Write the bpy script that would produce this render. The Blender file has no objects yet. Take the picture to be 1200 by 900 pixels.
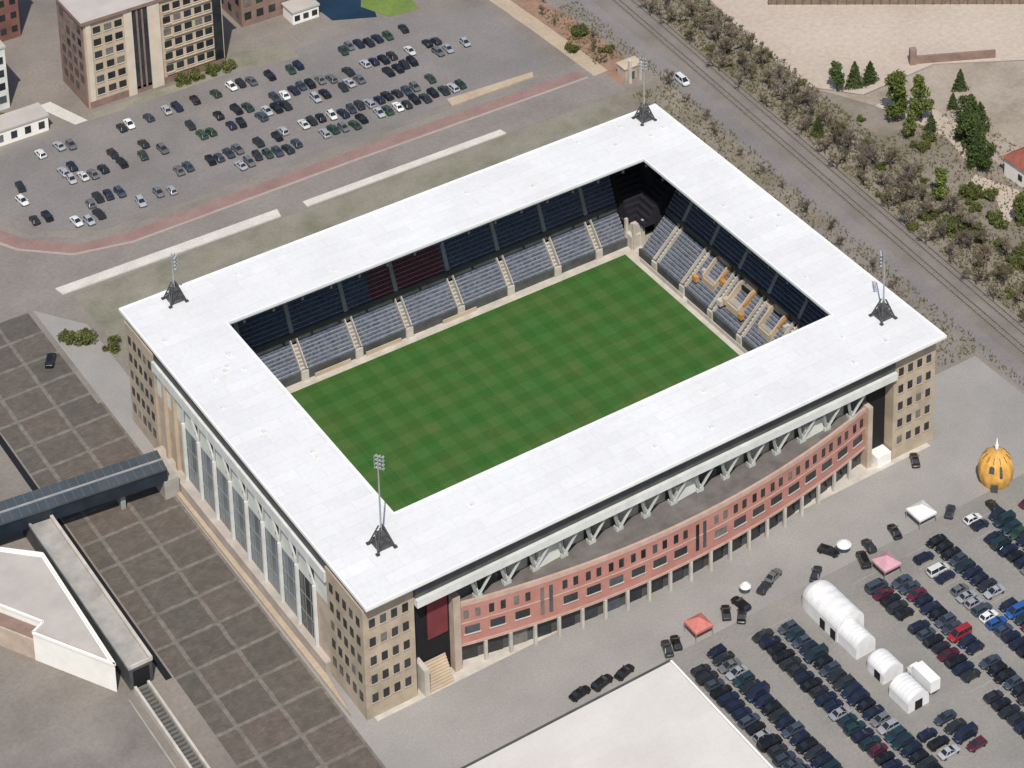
import bpy, bmesh, math, random
from mathutils import Vector, Matrix
random.seed(7)
scn = bpy.context.scene
COL = scn.collection
R = math.radians

# ------------------------------------------------------------------ helpers
class MB:
    """collects faces, then links them as ONE mesh object"""
    def __init__(s): s.v = []; s.f = []
    def add(s, vs, fs):
        o = len(s.v); s.v += [tuple(p) for p in vs]; s.f += [tuple(i + o for i in f) for f in fs]; return s
    def box(s, x0, x1, y0, y1, z0, z1):
        return s.add([(x0,y0,z0),(x1,y0,z0),(x1,y1,z0),(x0,y1,z0),(x0,y0,z1),(x1,y0,z1),(x1,y1,z1),(x0,y1,z1)],
                     [(0,3,2,1),(4,5,6,7),(0,1,5,4),(1,2,6,5),(2,3,7,6),(3,0,4,7)])
    def obox(s, c, ux, uy, hx, hy, z0, z1):
        c = Vector(c[:2]); ux = Vector(ux).normalized(); uy = Vector(uy).normalized()
        pts = [c - ux*hx - uy*hy, c + ux*hx - uy*hy, c + ux*hx + uy*hy, c - ux*hx + uy*hy]
        return s.prism([(p.x, p.y) for p in pts], z0, z1)
    def prism(s, poly, z0, z1):
        n = len(poly)
        a = sum(poly[i][0]*poly[(i+1)%n][1] - poly[(i+1)%n][0]*poly[i][1] for i in range(n))
        if a < 0: poly = poly[::-1]
        vs = [(x,y,z0) for x,y in poly] + [(x,y,z1) for x,y in poly]
        return s.add(vs, [tuple(range(n-1,-1,-1)), tuple(range(n,2*n))] + [(i,(i+1)%n,n+(i+1)%n,n+i) for i in range(n)])
    def sheet(s, poly, z):
        n = len(poly)
        a = sum(poly[i][0]*poly[(i+1)%n][1] - poly[(i+1)%n][0]*poly[i][1] for i in range(n))
        if a < 0: poly = poly[::-1]
        return s.add([(x,y,z) for x,y in poly], [tuple(range(n))])
    def ribbon(s, pts, w, z):
        P = [Vector(p) for p in pts]; L = []; Rr = []
        for i, p in enumerate(P):
            d = (P[min(i+1,len(P)-1)] - P[max(i-1,0)]).normalized(); n = Vector((-d.y, d.x))
            L.append(p + n*w/2); Rr.append(p - n*w/2)
        n = len(P)
        return s.add([(p.x,p.y,z) for p in Rr] + [(p.x,p.y,z) for p in L], [(i,i+1,n+i+1,n+i) for i in range(n-1)])
    def tube(s, p0, p1, r0, r1=None, n=8):
        r1 = r0 if r1 is None else r1
        p0 = Vector(p0); p1 = Vector(p1); d = (p1-p0).normalized()
        a = d.orthogonal().normalized(); b = d.cross(a)
        vs = []
        for p, r in ((p0,r0),(p1,r1)):
            for k in range(n):
                t = 2*math.pi*k/n; vs.append(p + (a*math.cos(t) + b*math.sin(t))*r)
        return s.add(vs, [(i,(i+1)%n,n+(i+1)%n,n+i) for i in range(n)] + [tuple(range(n-1,-1,-1)), tuple(range(n,2*n))])
    def bar(s, p0, p1, w, h):
        """square bar between two points"""
        p0 = Vector(p0); p1 = Vector(p1); d = (p1-p0).normalized()
        a = d.cross(Vector((0,0,1)))
        a = Vector((1,0,0)) if a.length < 1e-3 else a.normalized()
        b = a.cross(d)
        vs = []
        for p in (p0,p1):
            for sx, sy in ((-1,-1),(1,-1),(1,1),(-1,1)): vs.append(p + a*sx*w/2 + b*sy*h/2)
        return s.add(vs, [(0,1,5,4),(1,2,6,5),(2,3,7,6),(3,0,4,7),(3,2,1,0),(4,5,6,7)])
    def lathe(s, prof, n=24, c=(0,0), sx=1, sy=1):
        vs = []
        for r, z in prof:
            for k in range(n):
                t = 2*math.pi*k/n; vs.append((c[0]+sx*r*math.cos(t), c[1]+sy*r*math.sin(t), z))
        fs = []
        for j in range(len(prof)-1):
            for k in range(n):
                fs.append((j*n+k, j*n+(k+1)%n, (j+1)*n+(k+1)%n, (j+1)*n+k))
        fs.append(tuple(range(n-1,-1,-1))); m = len(prof)-1
        fs.append(tuple(m*n+k for k in range(n)))
        return s.add(vs, fs)
    def mesh(s, name, mat, smooth=False):
        me = bpy.data.meshes.new(name); me.from_pydata(s.v, [], s.f); me.update()
        if mat: me.materials.append(mat)
        if smooth:
            for p in me.polygons: p.use_smooth = True
        return me
    def build(s, name, mat, parent=None, smooth=False, kind=None):
        return link(name, s.mesh(name, mat, smooth), parent, kind)

def link(name, me, parent=None, kind=None):
    o = bpy.data.objects.new(name, me); COL.objects.link(o)
    if parent: o.parent = parent
    if kind: o['kind'] = kind
    return o
def tag(o, label, cat, group=None):
    o['label'] = label; o['category'] = cat
    if group: o['group'] = group
    return o
def thing(name, loc, label, cat, group=None, rz=0):
    o = bpy.data.objects.new(name, None); COL.objects.link(o)
    o.location = loc; o.rotation_euler = (0,0,rz); o.empty_display_size = .5
    return tag(o, label, cat, group)
KIDS = {}
def copy_tree(o, parent=None):
    c = o.copy(); COL.objects.link(c)
    if parent: c.parent = parent
    for ch in list(o.children): copy_tree(ch, c)
    return c
ORD = ['first','second','third','fourth','fifth','sixth','seventh','eighth','ninth','tenth','eleventh','twelfth','thirteenth',
       'fourteenth','fifteenth','sixteenth','seventeenth','eighteenth','nineteenth','twentieth','twenty-first','twenty-second',
       'twenty-third','twenty-fourth','twenty-fifth','twenty-sixth','twenty-seventh','twenty-eighth','twenty-ninth','thirtieth']

# ------------------------------------------------------------------ materials
def srgb(r, g, b):
    f = lambda c: (c/255/12.92) if c/255 <= .04045 else ((c/255+.055)/1.055)**2.4
    return (f(r), f(g), f(b))
class NT:
    def __init__(s, name):
        s.m = bpy.data.materials.new(name); s.m.use_nodes = True
        s.nt = s.m.node_tree; s.b = s.nt.nodes['Principled BSDF']
    def n(s, t, **kw):
        x = s.nt.nodes.new(t)
        for k, v in kw.items(): setattr(x, k, v)
        return x
    def l(s, a, b): s.nt.links.new(a, b)
    def pos(s, scale=(1,1,1), obj=False):
        src = s.n('ShaderNodeTexCoord').outputs['Object'] if obj else s.n('ShaderNodeNewGeometry').outputs['Position']
        mp = s.n('ShaderNodeMapping'); mp.inputs['Scale'].default_value = scale
        s.l(src, mp.inputs['Vector']); return mp.outputs['Vector']
    def noise(s, vec, scale, detail=4, rough=.6):
        x = s.n('ShaderNodeTexNoise'); x.inputs['Scale'].default_value = scale
        x.inputs['Detail'].default_value = detail; x.inputs['Roughness'].default_value = rough
        s.l(vec, x.inputs['Vector']); return x.outputs['Fac']
    def ramp(s, fac, stops):
        x = s.n('ShaderNodeValToRGB'); e = x.color_ramp.elements
        while len(e) < len(stops): e.new(.5)
        for i, (p, c) in enumerate(stops):
            e[i].position = p; e[i].color = (*c, 1) if len(c) == 3 else c
        s.l(fac, x.inputs['Fac']); return x.outputs['Color']
    def mix(s, fac, a, b, mode='MIX'):
        x = s.n('ShaderNodeMix', data_type='RGBA', blend_type=mode)
        for sock, v in ((x.inputs[0], fac), (x.inputs[6], a), (x.inputs[7], b)):
            if isinstance(v, bpy.types.NodeSocket): s.l(v, sock)
            elif isinstance(v, (int,float)): sock.default_value = v
            else: sock.default_value = (*v, 1)
        return x.outputs[2]
    def math(s, op, a, b=0, c=None):
        x = s.n('ShaderNodeMath', operation=op)
        for i, v in enumerate((a,b) if c is None else (a,b,c)):
            if isinstance(v, bpy.types.NodeSocket): s.l(v, x.inputs[i])
            else: x.inputs[i].default_value = v
        return x.outputs[0]
    def bump(s, h, strength=.4, dist=.1):
        x = s.n('ShaderNodeBump'); x.inputs['Strength'].default_value = strength; x.inputs['Distance'].default_value = dist
        s.l(h, x.inputs['Height']); s.l(x.outputs['Normal'], s.b.inputs['Normal'])
    def done(s, col, rough=.8, metal=0, spec=.3):
        if isinstance(col, bpy.types.NodeSocket): s.l(col, s.b.inputs['Base Color'])
        else: s.b.inputs['Base Color'].default_value = (*col, 1)
        s.b.inputs['Roughness'].default_value = rough; s.b.inputs['Metallic'].default_value = metal
        s.b.inputs['Specular IOR Level'].default_value = spec
        return s.m

def vary(name, c, amt=.25, sc=.5, rough=.8, metal=0, spec=.3, fine=6, obj=False, bump=0):
    """a base colour with worn large patches and a fine grain"""
    t = NT(name); v = t.pos(obj=obj)
    a = t.noise(v, sc, 5); g = t.noise(v, fine, 2)
    lo = tuple(x*(1-amt) for x in c); hi = tuple(min(1, x*(1+amt)) for x in c)
    k = t.ramp(a, [(.3, lo), (.7, hi)])
    k2 = t.ramp(g, [(.3, (1-amt*.5,)*3), (.7, (1,)*3)])
    if bump: t.bump(g, bump, .05)
    return t.done(t.mix(1, k, k2, 'MULTIPLY'), rough, metal, spec)
def patches(name, cols, sc=.06, fine=1.2, rough=.9, warp=1):
    """ground: several tones in big soft patches with specks"""
    t = NT(name); v = t.pos()
    a = t.noise(v, sc, 8, .65)
    n = len(cols); k = t.ramp(a, [(.28 + .44*i/(n-1), c) for i, c in enumerate(cols)])
    g = t.ramp(t.noise(v, fine, 4, .7), [(.28, (.82,)*3), (.7, (1.08,)*3)])
    return t.done(t.mix(1, k, g, 'MULTIPLY'), rough)

M = {}
M['white_paint'] = vary('white_paint', (.74,.74,.72), .06, .3)
M['pale_panel'] = vary('pale_panel', (.62,.63,.58), .12, .35)
M['pale_conc'] = vary('pale_concrete', (.50,.46,.40), .18, .3)
M['pale_beam'] = vary('pale_beam', (.60,.61,.58), .12, .4)
M['mid_conc'] = vary('weathered_concrete', (.34,.32,.29), .2, .3)
M['grey_conc'] = vary('grey_concrete', (.30,.30,.29), .2, .3)
M['dark_clad'] = vary('dark_cladding', (.075,.08,.078), .3, .3, .6)
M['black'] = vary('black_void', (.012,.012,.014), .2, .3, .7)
M['steel'] = vary('galvanised_steel', (.34,.36,.345), .15, 1, .5, .3)
M['dark_steel'] = vary('dark_steel', (.06,.06,.065), .2, 1, .5)
M['tan'] = vary('tan_brick', (.42,.345,.255), .2, .25, fine=2.5)
M['pink_wall'] = vary('pinkish_brick', (.46,.37,.29), .18, .3, fine=2.5)
M['maroon_panel'] = vary('maroon_panel', (.16,.035,.04), .2, .3)
M['seat_blue'] = None
M['rubber'] = vary('tyre_rubber', (.02,.02,.02), .2, 4, .9)
M['glass_dark'] = vary('dark_window_glass', (.03,.036,.042), .3, .15, .12, 0, .6)
M['glass_grey'] = vary('tinted_facade_glass', (.15,.175,.195), .3, .12, .22, 0, .6)
M['glass_car'] = vary('car_glass', (.02,.024,.03), .2, .5, .08, 0, .6)
M['lamp'] = vary('headlight_lens', (.34,.35,.36), .05, 2, .2)
M['tan_wall'] = vary('sandstone_render', (.47,.38,.275), .15, .2)
M['brown_wall'] = vary('brown_brick', (.24,.16,.13), .22, .3, fine=2)
M['maroon_brick'] = vary('dark_red_brick', (.19,.09,.075), .22, .3, fine=2)
M['white_render'] = vary('white_render', (.80,.78,.72), .06, .3)
M['roof_grey'] = vary('grey_roof_felt', (.43,.39,.355), .12, .12)
M['yellow_pvc'] = vary('orange_yellow_pvc', (.66,.36,.085), .3, .5, .6)
M['red_tile'] = vary('red_roof_tiles', (.30,.10,.07), .25, .6)

def window_glass(name, c):
    t = NT(name); oi = t.n('ShaderNodeObjectInfo')
    k = t.ramp(oi.outputs['Random'], [(0, tuple(x*.6 for x in c)), (.55, c), (.8, tuple(x*2.2 for x in c)), (.88, (.16,.15,.135)), (1, (.24,.225,.20))])
    for e in t.nt.nodes:
        if e.type == 'VALTORGB': e.color_ramp.interpolation = 'CONSTANT'
    g = t.ramp(t.noise(t.pos(), .8, 3), [(.3, (.7,.7,.7)), (.7, (1.2,1.2,1.2))])
    return t.done(t.mix(1, k, g, 'MULTIPLY'), .13, 0, .6)
M['glass_dark'] = window_glass('window_glass', (.03,.036,.042))
def roof_membrane():
    t = NT('white_roof_membrane'); v = t.pos()
    a = t.ramp(t.noise(v, .05, 6, .6), [(.3, (.655,.65,.64)), (.7, (.73,.728,.725))])
    b = t.ramp(t.noise(v, .9, 4, .7), [(.35, (.945,.945,.94)), (.6, (1,1,1))])
    # long sheets: narrow lap joints in both directions
    br = t.n('ShaderNodeTexBrick'); br.offset = .5
    for k, x in (('Scale', 1), ('Mortar Size', .05), ('Mortar Smooth', .6), ('Brick Width', 9), ('Row Height', 3.1)): br.inputs[k].default_value = x
    br.inputs['Color1'].default_value = (1,1,1,1); br.inputs['Color2'].default_value = (.94,.942,.95,1); br.inputs['Mortar'].default_value = (.80,.80,.80,1)
    t.l(v, br.inputs['Vector'])
    return t.done(t.mix(1, t.mix(1, a, b, 'MULTIPLY'), br.outputs['Color'], 'MULTIPLY'), .55)
M['roof'] = roof_membrane()

def flat_roof_mat():
    t = NT('pale_roof_membrane'); v = t.pos()
    a = t.ramp(t.noise(v, .05, 6, .6), [(.3, (.53,.50,.46)), (.7, (.63,.60,.565))])
    b = t.ramp(t.noise(v, 1.2, 4, .7), [(.35, (.95,.95,.95)), (.6, (1,1,1))])
    br = t.n('ShaderNodeTexBrick'); br.offset = 0
    for k, x in (('Scale', 1), ('Mortar Size', .03), ('Mortar Smooth', .6), ('Brick Width', 12), ('Row Height', 2.2)): br.inputs[k].default_value = x
    br.inputs['Color1'].default_value = (1,1,1,1); br.inputs['Color2'].default_value = (.975,.975,.97,1); br.inputs['Mortar'].default_value = (.93,.93,.93,1)
    t.l(v, br.inputs['Vector'])
    return t.done(t.mix(1, t.mix(1, a, b, 'MULTIPLY'), br.outputs['Color'], 'MULTIPLY'), .7)
M['flat_roof'] = flat_roof_mat()

def pitch_mat():
    t = NT('mown_grass'); v = t.pos()
    sep = t.n('ShaderNodeSeparateXYZ'); t.l(v, sep.inputs[0])
    def stripe(o, w):
        x = t.math('SINE', t.math('MULTIPLY', o, math.pi/w))
        return t.math('MULTIPLY_ADD', t.math('GREATER_THAN', t.math('ADD', x, t.math('MULTIPLY', t.math('SUBTRACT', t.noise(v, .8, 3), .5), .9)), 0), 1, 0)
    sx = stripe(sep.outputs[0], 3.1); sy = stripe(sep.outputs[1], 3.1)
    k = t.math('ADD', t.math('MULTIPLY', sx, .5), t.math('MULTIPLY', sy, .5))
    base = t.ramp(k, [(0, (.034,.108,.022)), (.5, (.041,.121,.026)), (1, (.050,.134,.033))])
    worn = t.ramp(t.noise(v, .12, 7, .65), [(.40, (1,1,1)), (.72, (1.75,.98,1.2))])
    g = t.ramp(t.noise(v, 3, 3, .7), [(.3, (.78,.78,.78)), (.7, (1.1,1.1,1.1))])
    return t.done(t.mix(1, t.mix(1, base, worn, 'MULTIPLY'), g, 'MULTIPLY'), .9, 0, .1)
M['pitch'] = pitch_mat()

def brick_mat():
    t = NT('red_brick'); v = t.pos()
    a = t.ramp(t.noise(v, .25, 5), [(.3, (.40,.175,.14)), (.7, (.49,.24,.195))])
    w = t.n('ShaderNodeTexWave', wave_type='BANDS', bands_direction='Z')
    w.inputs['Scale'].default_value = 1.1; w.inputs['Distortion'].default_value = .3; t.l(v, w.inputs['Vector'])
    b = t.ramp(w.outputs['Fac'], [(0, (.86,.86,.86)), (.25, (1,1,1))])
    g = t.ramp(t.noise(v, 5, 2), [(.3, (.85,.85,.85)), (.7, (1.05,1.05,1.05))])
    return t.done(t.mix(1, t.mix(1, a, b, 'MULTIPLY'), g, 'MULTIPLY'), .85)
M['brick'] = brick_mat()

def seats(name, lo, hi):
    t = NT(name); v = t.pos((2,2,1.2))
    s = t.n('ShaderNodeVectorMath', operation='FLOOR'); t.l(v, s.inputs[0])
    w = t.n('ShaderNodeTexWhiteNoise', noise_dimensions='3D'); t.l(s.outputs[0], w.inputs['Vector'])
    return t.done(t.ramp(w.outputs['Value'], [(0, lo), (1, hi)]), .45)
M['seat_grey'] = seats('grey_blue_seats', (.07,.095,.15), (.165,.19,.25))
M['seat_shaded'] = seats('shaded_navy_seats', (.032,.047,.095), (.07,.095,.175))  # upper tier: roof shade put into a darker seat colour
M['seat_red'] = seats('maroon_seats', (.09,.018,.035), (.16,.03,.05))

def paving_mat():
    t = NT('brown_brick_paving'); v = t.pos()
    mp = t.n('ShaderNodeMapping'); mp.inputs['Location'].default_value = (81.4+90, -5.8+90+.5, 0); t.l(v, mp.inputs['Vector'])
    sep = t.n('ShaderNodeSeparateXYZ'); t.l(mp.outputs[0], sep.inputs[0])
    wob = t.math('MULTIPLY', t.math('SUBTRACT', t.noise(v, .5, 2), .5), .35)
    def line(o, half, per=9.0):
        f = t.math('ABSOLUTE', t.math('SUBTRACT', t.math('FRACT', t.math('ADD', t.math('DIVIDE', t.math('ADD', o, wob), per), .5)), .5))
        return t.math('LESS_THAN', f, half/per)
    ln = t.math('MAXIMUM', line(sep.outputs[0], .42), line(sep.outputs[1], .42))
    fl = t.n('ShaderNodeVectorMath', operation='FLOOR'); dv = t.n('ShaderNodeVectorMath', operation='SCALE'); dv.inputs['Scale'].default_value = 1/9
    t.l(mp.outputs[0], dv.inputs[0]); t.l(dv.outputs[0], fl.inputs[0])
    wn = t.n('ShaderNodeTexWhiteNoise', noise_dimensions='2D'); t.l(fl.outputs[0], wn.inputs['Vector'])
    tile = t.ramp(wn.outputs['Value'], [(0, (.112,.104,.09)), (.4, (.132,.117,.101)), (.7, (.142,.119,.103)), (1, (.114,.108,.095))])
    dirt = t.ramp(t.noise(v, .35, 7, .7), [(.3, (.72,.72,.70)), (.7, (1.18,1.12,1.08))])
    bb = t.n('ShaderNodeTexBrick')
    for k, x in (('Scale', 1), ('Mortar Size', .04), ('Brick Width', .9), ('Row Height', .45)): bb.inputs[k].default_value = x
    bb.inputs['Color1'].default_value = (1,1,1,1); bb.inputs['Color2'].default_value = (.8,.8,.8,1); bb.inputs['Mortar'].default_value = (.7,.7,.7,1)
    t.l(v, bb.inputs['Vector'])
    tile = t.mix(1, t.mix(1, tile, dirt, 'MULTIPLY'), bb.outputs['Color'], 'MULTIPLY')
    pale = t.mix(1, (.195,.182,.16), dirt, 'MULTIPLY')
    worn = t.math('MULTIPLY', ln, t.math('MULTIPLY_ADD', t.noise(v, .7, 4), 1.3, .05))
    return t.done(t.mix(worn, tile, pale), .9)
M['paving'] = paving_mat()

M['ground'] = patches('mottled_ground', [(.16,.14,.12),(.215,.19,.165),(.265,.23,.20)], .05)
M['plaza'] = patches('grey_plaza_paving', [(.245,.232,.216),(.29,.275,.257),(.335,.315,.293)], .045, 2.2)
M['asphalt_lot'] = patches('worn_asphalt', [(.195,.187,.172),(.24,.226,.207),(.285,.258,.225)], .06, 1.6)
M['lot_far'] = patches('far_car_park_asphalt', [(.165,.155,.145),(.20,.184,.175),(.235,.212,.202)], .05, 1.3)
M['road'] = patches('road_asphalt', [(.18,.163,.147),(.22,.197,.176),(.255,.227,.20)], .06, 1.0)
M['verge'] = patches('worn_grass_verge', [(.15,.15,.10),(.22,.205,.16),(.27,.25,.20)], .09, 1.4)
M['red_lane'] = patches('red_cycle_asphalt', [(.215,.135,.115),(.26,.165,.145),(.29,.20,.175)], .15, 1.6)
M['pink_edge'] = patches('pale_pink_edging', [(.34,.25,.215),(.42,.32,.28)], .3, 2)
M['pale_strip'] = patches('pale_concrete_path', [(.50,.47,.42),(.62,.59,.54)], .2, 2)
M['sand'] = patches('dry_sand', [(.40,.325,.265),(.46,.385,.315),(.50,.42,.35)], .03, .7)
M['sandpath'] = patches('sandy_track', [(.36,.28,.20),(.46,.37,.27)], .1, 1)
M['redsoil'] = patches('red_brown_soil', [(.14,.10,.065),(.26,.16,.11),(.32,.20,.14)], .1, .8)
M['ballast'] = patches('railway_ballast', [(.155,.138,.12),(.20,.175,.155),(.24,.21,.185)], .1, 2)
M['scrubland'] = patches('scrubland', [(.13,.115,.075),(.19,.165,.125),(.235,.20,.165),(.27,.235,.185)], .07, .9)
M['garden'] = patches('dry_garden_soil', [(.20,.175,.12),(.29,.245,.195),(.35,.295,.24),(.38,.32,.265)], .07, .9)
M['lawn'] = patches('lawn', [(.11,.16,.04),(.17,.24,.05)], .15, 1)
M['gravel'] = patches('gravel', [(.15,.135,.12),(.20,.18,.16),(.25,.225,.2)], .1, 1.5)
M['water'] = vary('dark_pond_water', (.012,.028,.05), .3, .1, .1, 0, .5)
M['paint_line'] = vary('worn_road_paint', (.36,.345,.32), .2, 1)

M['fence_wood'] = vary('weathered_boards', (.20,.15,.11), .3, .8)
def foliage(name, c, amt=.4):
    t = NT(name); v = t.pos()
    a = t.noise(v, .9, 4); b = t.noise(v, 5, 2)
    k = t.ramp(a, [(.3, tuple(x*(1-amt) for x in c)), (.7, tuple(x*(1+amt) for x in c))])
    g = t.ramp(b, [(.3, (.6,.6,.6)), (.7, (1.25,1.25,1.2))])
    oi = t.n('ShaderNodeObjectInfo'); r = t.ramp(oi.outputs['Random'], [(0, (.8,.82,.75)), (1, (1.2,1.15,1.15))])
    return t.done(t.mix(1, t.mix(1, k, g, 'MULTIPLY'), r, 'MULTIPLY'), .9, 0, .1)
M['fir'] = foliage('fir_needles', (.07,.10,.038))
M['bush'] = foliage('bush_leaves', (.115,.13,.045))
M['twig'] = foliage('bare_twigs', (.145,.12,.088), .3)
M['twig2'] = foliage('mauve_twigs', (.16,.132,.12), .3)
M['drygrass'] = foliage('dry_grass_tufts', (.17,.155,.085), .35)
M['bark'] = vary('bark', (.10,.08,.06), .3, 2)

def paint(name):
    t = NT(name); oi = t.n('ShaderNodeObjectInfo')
    g = t.ramp(t.noise(t.pos(obj=True), 2.5, 3), [(.3, (.86,.86,.86)), (.7, (1,1,1))])
    t.b.inputs['Coat Weight'].default_value = .6; t.b.inputs['Coat Roughness'].default_value = .08
    return t.done(t.mix(1, oi.outputs['Color'], g, 'MULTIPLY'), .35, .15, .5)
M['car_paint'] = paint('car_paint')

# ------------------------------------------------------------------ ground and roads
ground = MB().sheet([(-1500,-1500),(1800,-1500),(1800,1800),(-1500,1800)], -.03).build('ground', M['ground'], kind='structure')
def G(name, poly, z, m): return MB().sheet(poly, z).build(name, M[m], kind='structure')
def GR(name, pts, w, z, m): return MB().ribbon(pts, w, z).build(name, M[m], kind='structure')
G('paved_square', [(-94.6,64),(-72.3,64),(-72.3,-160),(-94.6,-160)], .0, 'paving')
G('paved_square', [(-98,132),(-73.5,112),(-73.5,64.05),(-94.6,64.05)], .0, 'paving')
G('grey_pavement', [(-72.25,104),(-72.25,-150),(-14.6,-150),(-14.6,-72.5),(96,-72.5),(96,-36),(71,-36),(71,60),(-64,60),(-64,92)], .0, 'plaza')
G('car_park', [(-14.55,-72.55),(96,-72.55),(96,-200),(-14.55,-200)], .0, 'asphalt_lot')
G('verge', [(-62,104),(-62,60.05),(84,60.05),(84,103)], .0, 'verge')
road_pts = [(-90,250),(-82,170),(-76,140),(-68,126),(-56,118.5),(-40,116.5),(20,116.8),(92,116.0)]
G('road', [(-110,104.05),(-73,104.05),(-62,104.05),(93,103.05),(94,122),(-40,122.4),(-52,124.5),(-61,132),(-68,146),(-74,172),(-82,250),(-110,250)], .004, 'road')
cyc = [(-84,250),(-77.5,172),(-72,146),(-64,130.5),(-54,121),(-42,118.3),(20,118.2),(88,117.0)]
GR('cycle_lane', cyc, 3.6, .012, 'red_lane')
cyc2 = [(x-.9*0+0,y-3.4) if x>-45 else (x-2.6,y-2.6) for x,y in cyc]
GR('kerb_edging', [(x,y-2.6) if x>-45 else (x-2.0,y-1.7) for x,y in cyc], .8, .016, 'pink_edge')
G('far_car_park', [(-46,124.5),(50,124.2),(84,126),(84,162),(58,172),(-52,172.5),(-66,150),(-58,133)], .012, 'lot_far')
MB().prism([(-64.8,108.6),(-64.2,105.6),(-8.2,104.2),(-7.6,107.4)], 0, .35).build('raised_path', M['pale_strip'], kind='structure')
MB().prism([(-1.0,106.6),(-1.0,104.2),(56,103.6),(55.6,105.9)], 0, .35).build('raised_path', M['pale_strip'], kind='structure')
MB().prism([(51.5,126.4),(51,122.8),(76,122.6),(77,124.8)], 0, .4).build('sand_bed', M['sandpath'], kind='structure')
GR('sandy_track', [(90,220),(89.5,165),(91,140),(92,114)], 4.6, .024, 'sandpath')
G('bare_soil', [(92.5,165),(98,165),(102,135),(101,108),(93,106)], .010, 'redsoil')
G('railway_bed', [(106,300),(123,300),(119,100),(115,20),(113,-40),(112,-200),(97,-200),(97,-40),(100,20),(104,100)], .0, 'ballast')
G('scrub_ground', [(123.05,300),(146,300),(134.5,104),(133,76),(152,40),(150,0),(150,-200),(112.05,-200),(113.05,-40),(115.05,20),(119.05,100)], .0, 'scrubland')
G('grass_margin', [(84.1,60),(99.9,20),(103.9,100),(103,102.9),(84.1,102.9)], .006, 'scrubland')
G('sand_field', [(140,140),(134.6,104),(134,76),(143,65),(168,66),(190,53),(400,53),(400,260),(180,260)], .004, 'sand')
G('scrub_garden', [(143,64.5),(168,65.5),(190,52.5),(300,52.5),(300,-120),(150.1,-120),(150.1,0),(152.1,40),(134,75)], .004, 'garden')
GR('sandy_yard', [(146,60),(150,48),(152,36),(149,24)], 8, .010, 'sand')
GR('sandy_yard', [(140,18),(144,8),(139,-2)], 7, .012, 'sand')
G('lawn', [(56,182),(60,172.5),(69,172),(70,180),(64,196)], .020, 'lawn')
G('pond', [(45,198),(46,180),(57,174.5),(61,186),(60,205)], .016, 'water')
G('gravel_yard', [(-190,-22),(-104.6,-22),(-104.6,-140),(-190,-140)], .0, 'gravel')
G('lawn_strip', [(-28,174.8),(14,175),(14,171.5),(-30,171.5)], .016, 'verge')
G('sandy_path', [(-38,186),(-34,186),(-29.5,172),(-33,172)], .018, 'pale_strip')
G('planted_bed', [(12,182),(30,176),(30,168),(12,171)], .028, 'verge')

M['rail_rust'] = vary('rusty_rail', (.155,.13,.112), .25, 1, .6)
M['sleeper'] = vary('weathered_sleeper', (.21,.185,.165), .2, 1)
GR('service_road', [(109.5,300),(107.2,100),(103.2,20),(100.2,-40),(100.2,-200)], 5.6, .006, 'lot_far')
# two railway tracks with sleepers
for k, x0 in enumerate((108.4, 112.8)):
    pts = [(x0+8.5*.5+ (y-20)*.055, y) for y in range(300, -200, -10)]
    m = MB()
    for off in (-.75, .75):
        for a, b in zip(pts, pts[1:]): m.bar((a[0]-3+off, a[1], .22), (b[0]-3+off, b[1], .22), .16, .16)
    sl = MB()
    y = 180
    while y > -110:
        x = x0 + 4.25 + (y-20)*.055 - 3; sl.box(x-1.3, x+1.3, y-.13, y+.13, 0.01, .13); y -= .9
    m.build('railway_track', M['rail_rust'], kind='structure')
    sl.build('railway_sleepers', M['sleeper'], kind='structure')

# pitch
PX, PY = 52.3, 42.4
G('pitch', [(-PX,-PY),(PX,-PY),(PX,PY),(-PX,PY)], .03, 'pitch')
G('pitch_surround', [(-68,-54),(68,-54),(68,54),(-68,54)], .015, 'pale_conc')
ml = MB()
def ln(x0,y0,x1,y1,w=.11): ml.add([(a,b,.036) for a,b in ((min(x0,x1)-w/2,min(y0,y1)-w/2),(max(x0,x1)+w/2,min(y0,y1)-w/2),(max(x0,x1)+w/2,max(y0,y1)+w/2),(min(x0,x1)-w/2,max(y0,y1)+w/2))], [(0,1,2,3)])
for y in (-34,34): ln(-49.5,y,49.5,y)
for x in (-49.5,0,49.5): ln(x,-34,x,34)
for s in (-1,1):
    ln(s*33,-20,s*33,20); ln(s*33,-20,s*49.5,-20); ln(s*33,20,s*49.5,20)
    ln(s*44,-9,s*44,9); ln(s*44,-9,s*49.5,-9); ln(s*44,9,s*49.5,9)
ml.ribbon([(9.15*math.cos(2*math.pi*k/48), 9.15*math.sin(2*math.pi*k/48)) for k in range(49)], .11, .037)
t = NT('faded_pitch_paint'); t.done(t.ramp(t.noise(t.pos(), .6, 4), [(.3,(.036,.11,.029)),(.7,(.065,.14,.052))]), .9)
ml.build('pitch_markings', t.m, kind='structure')

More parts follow.
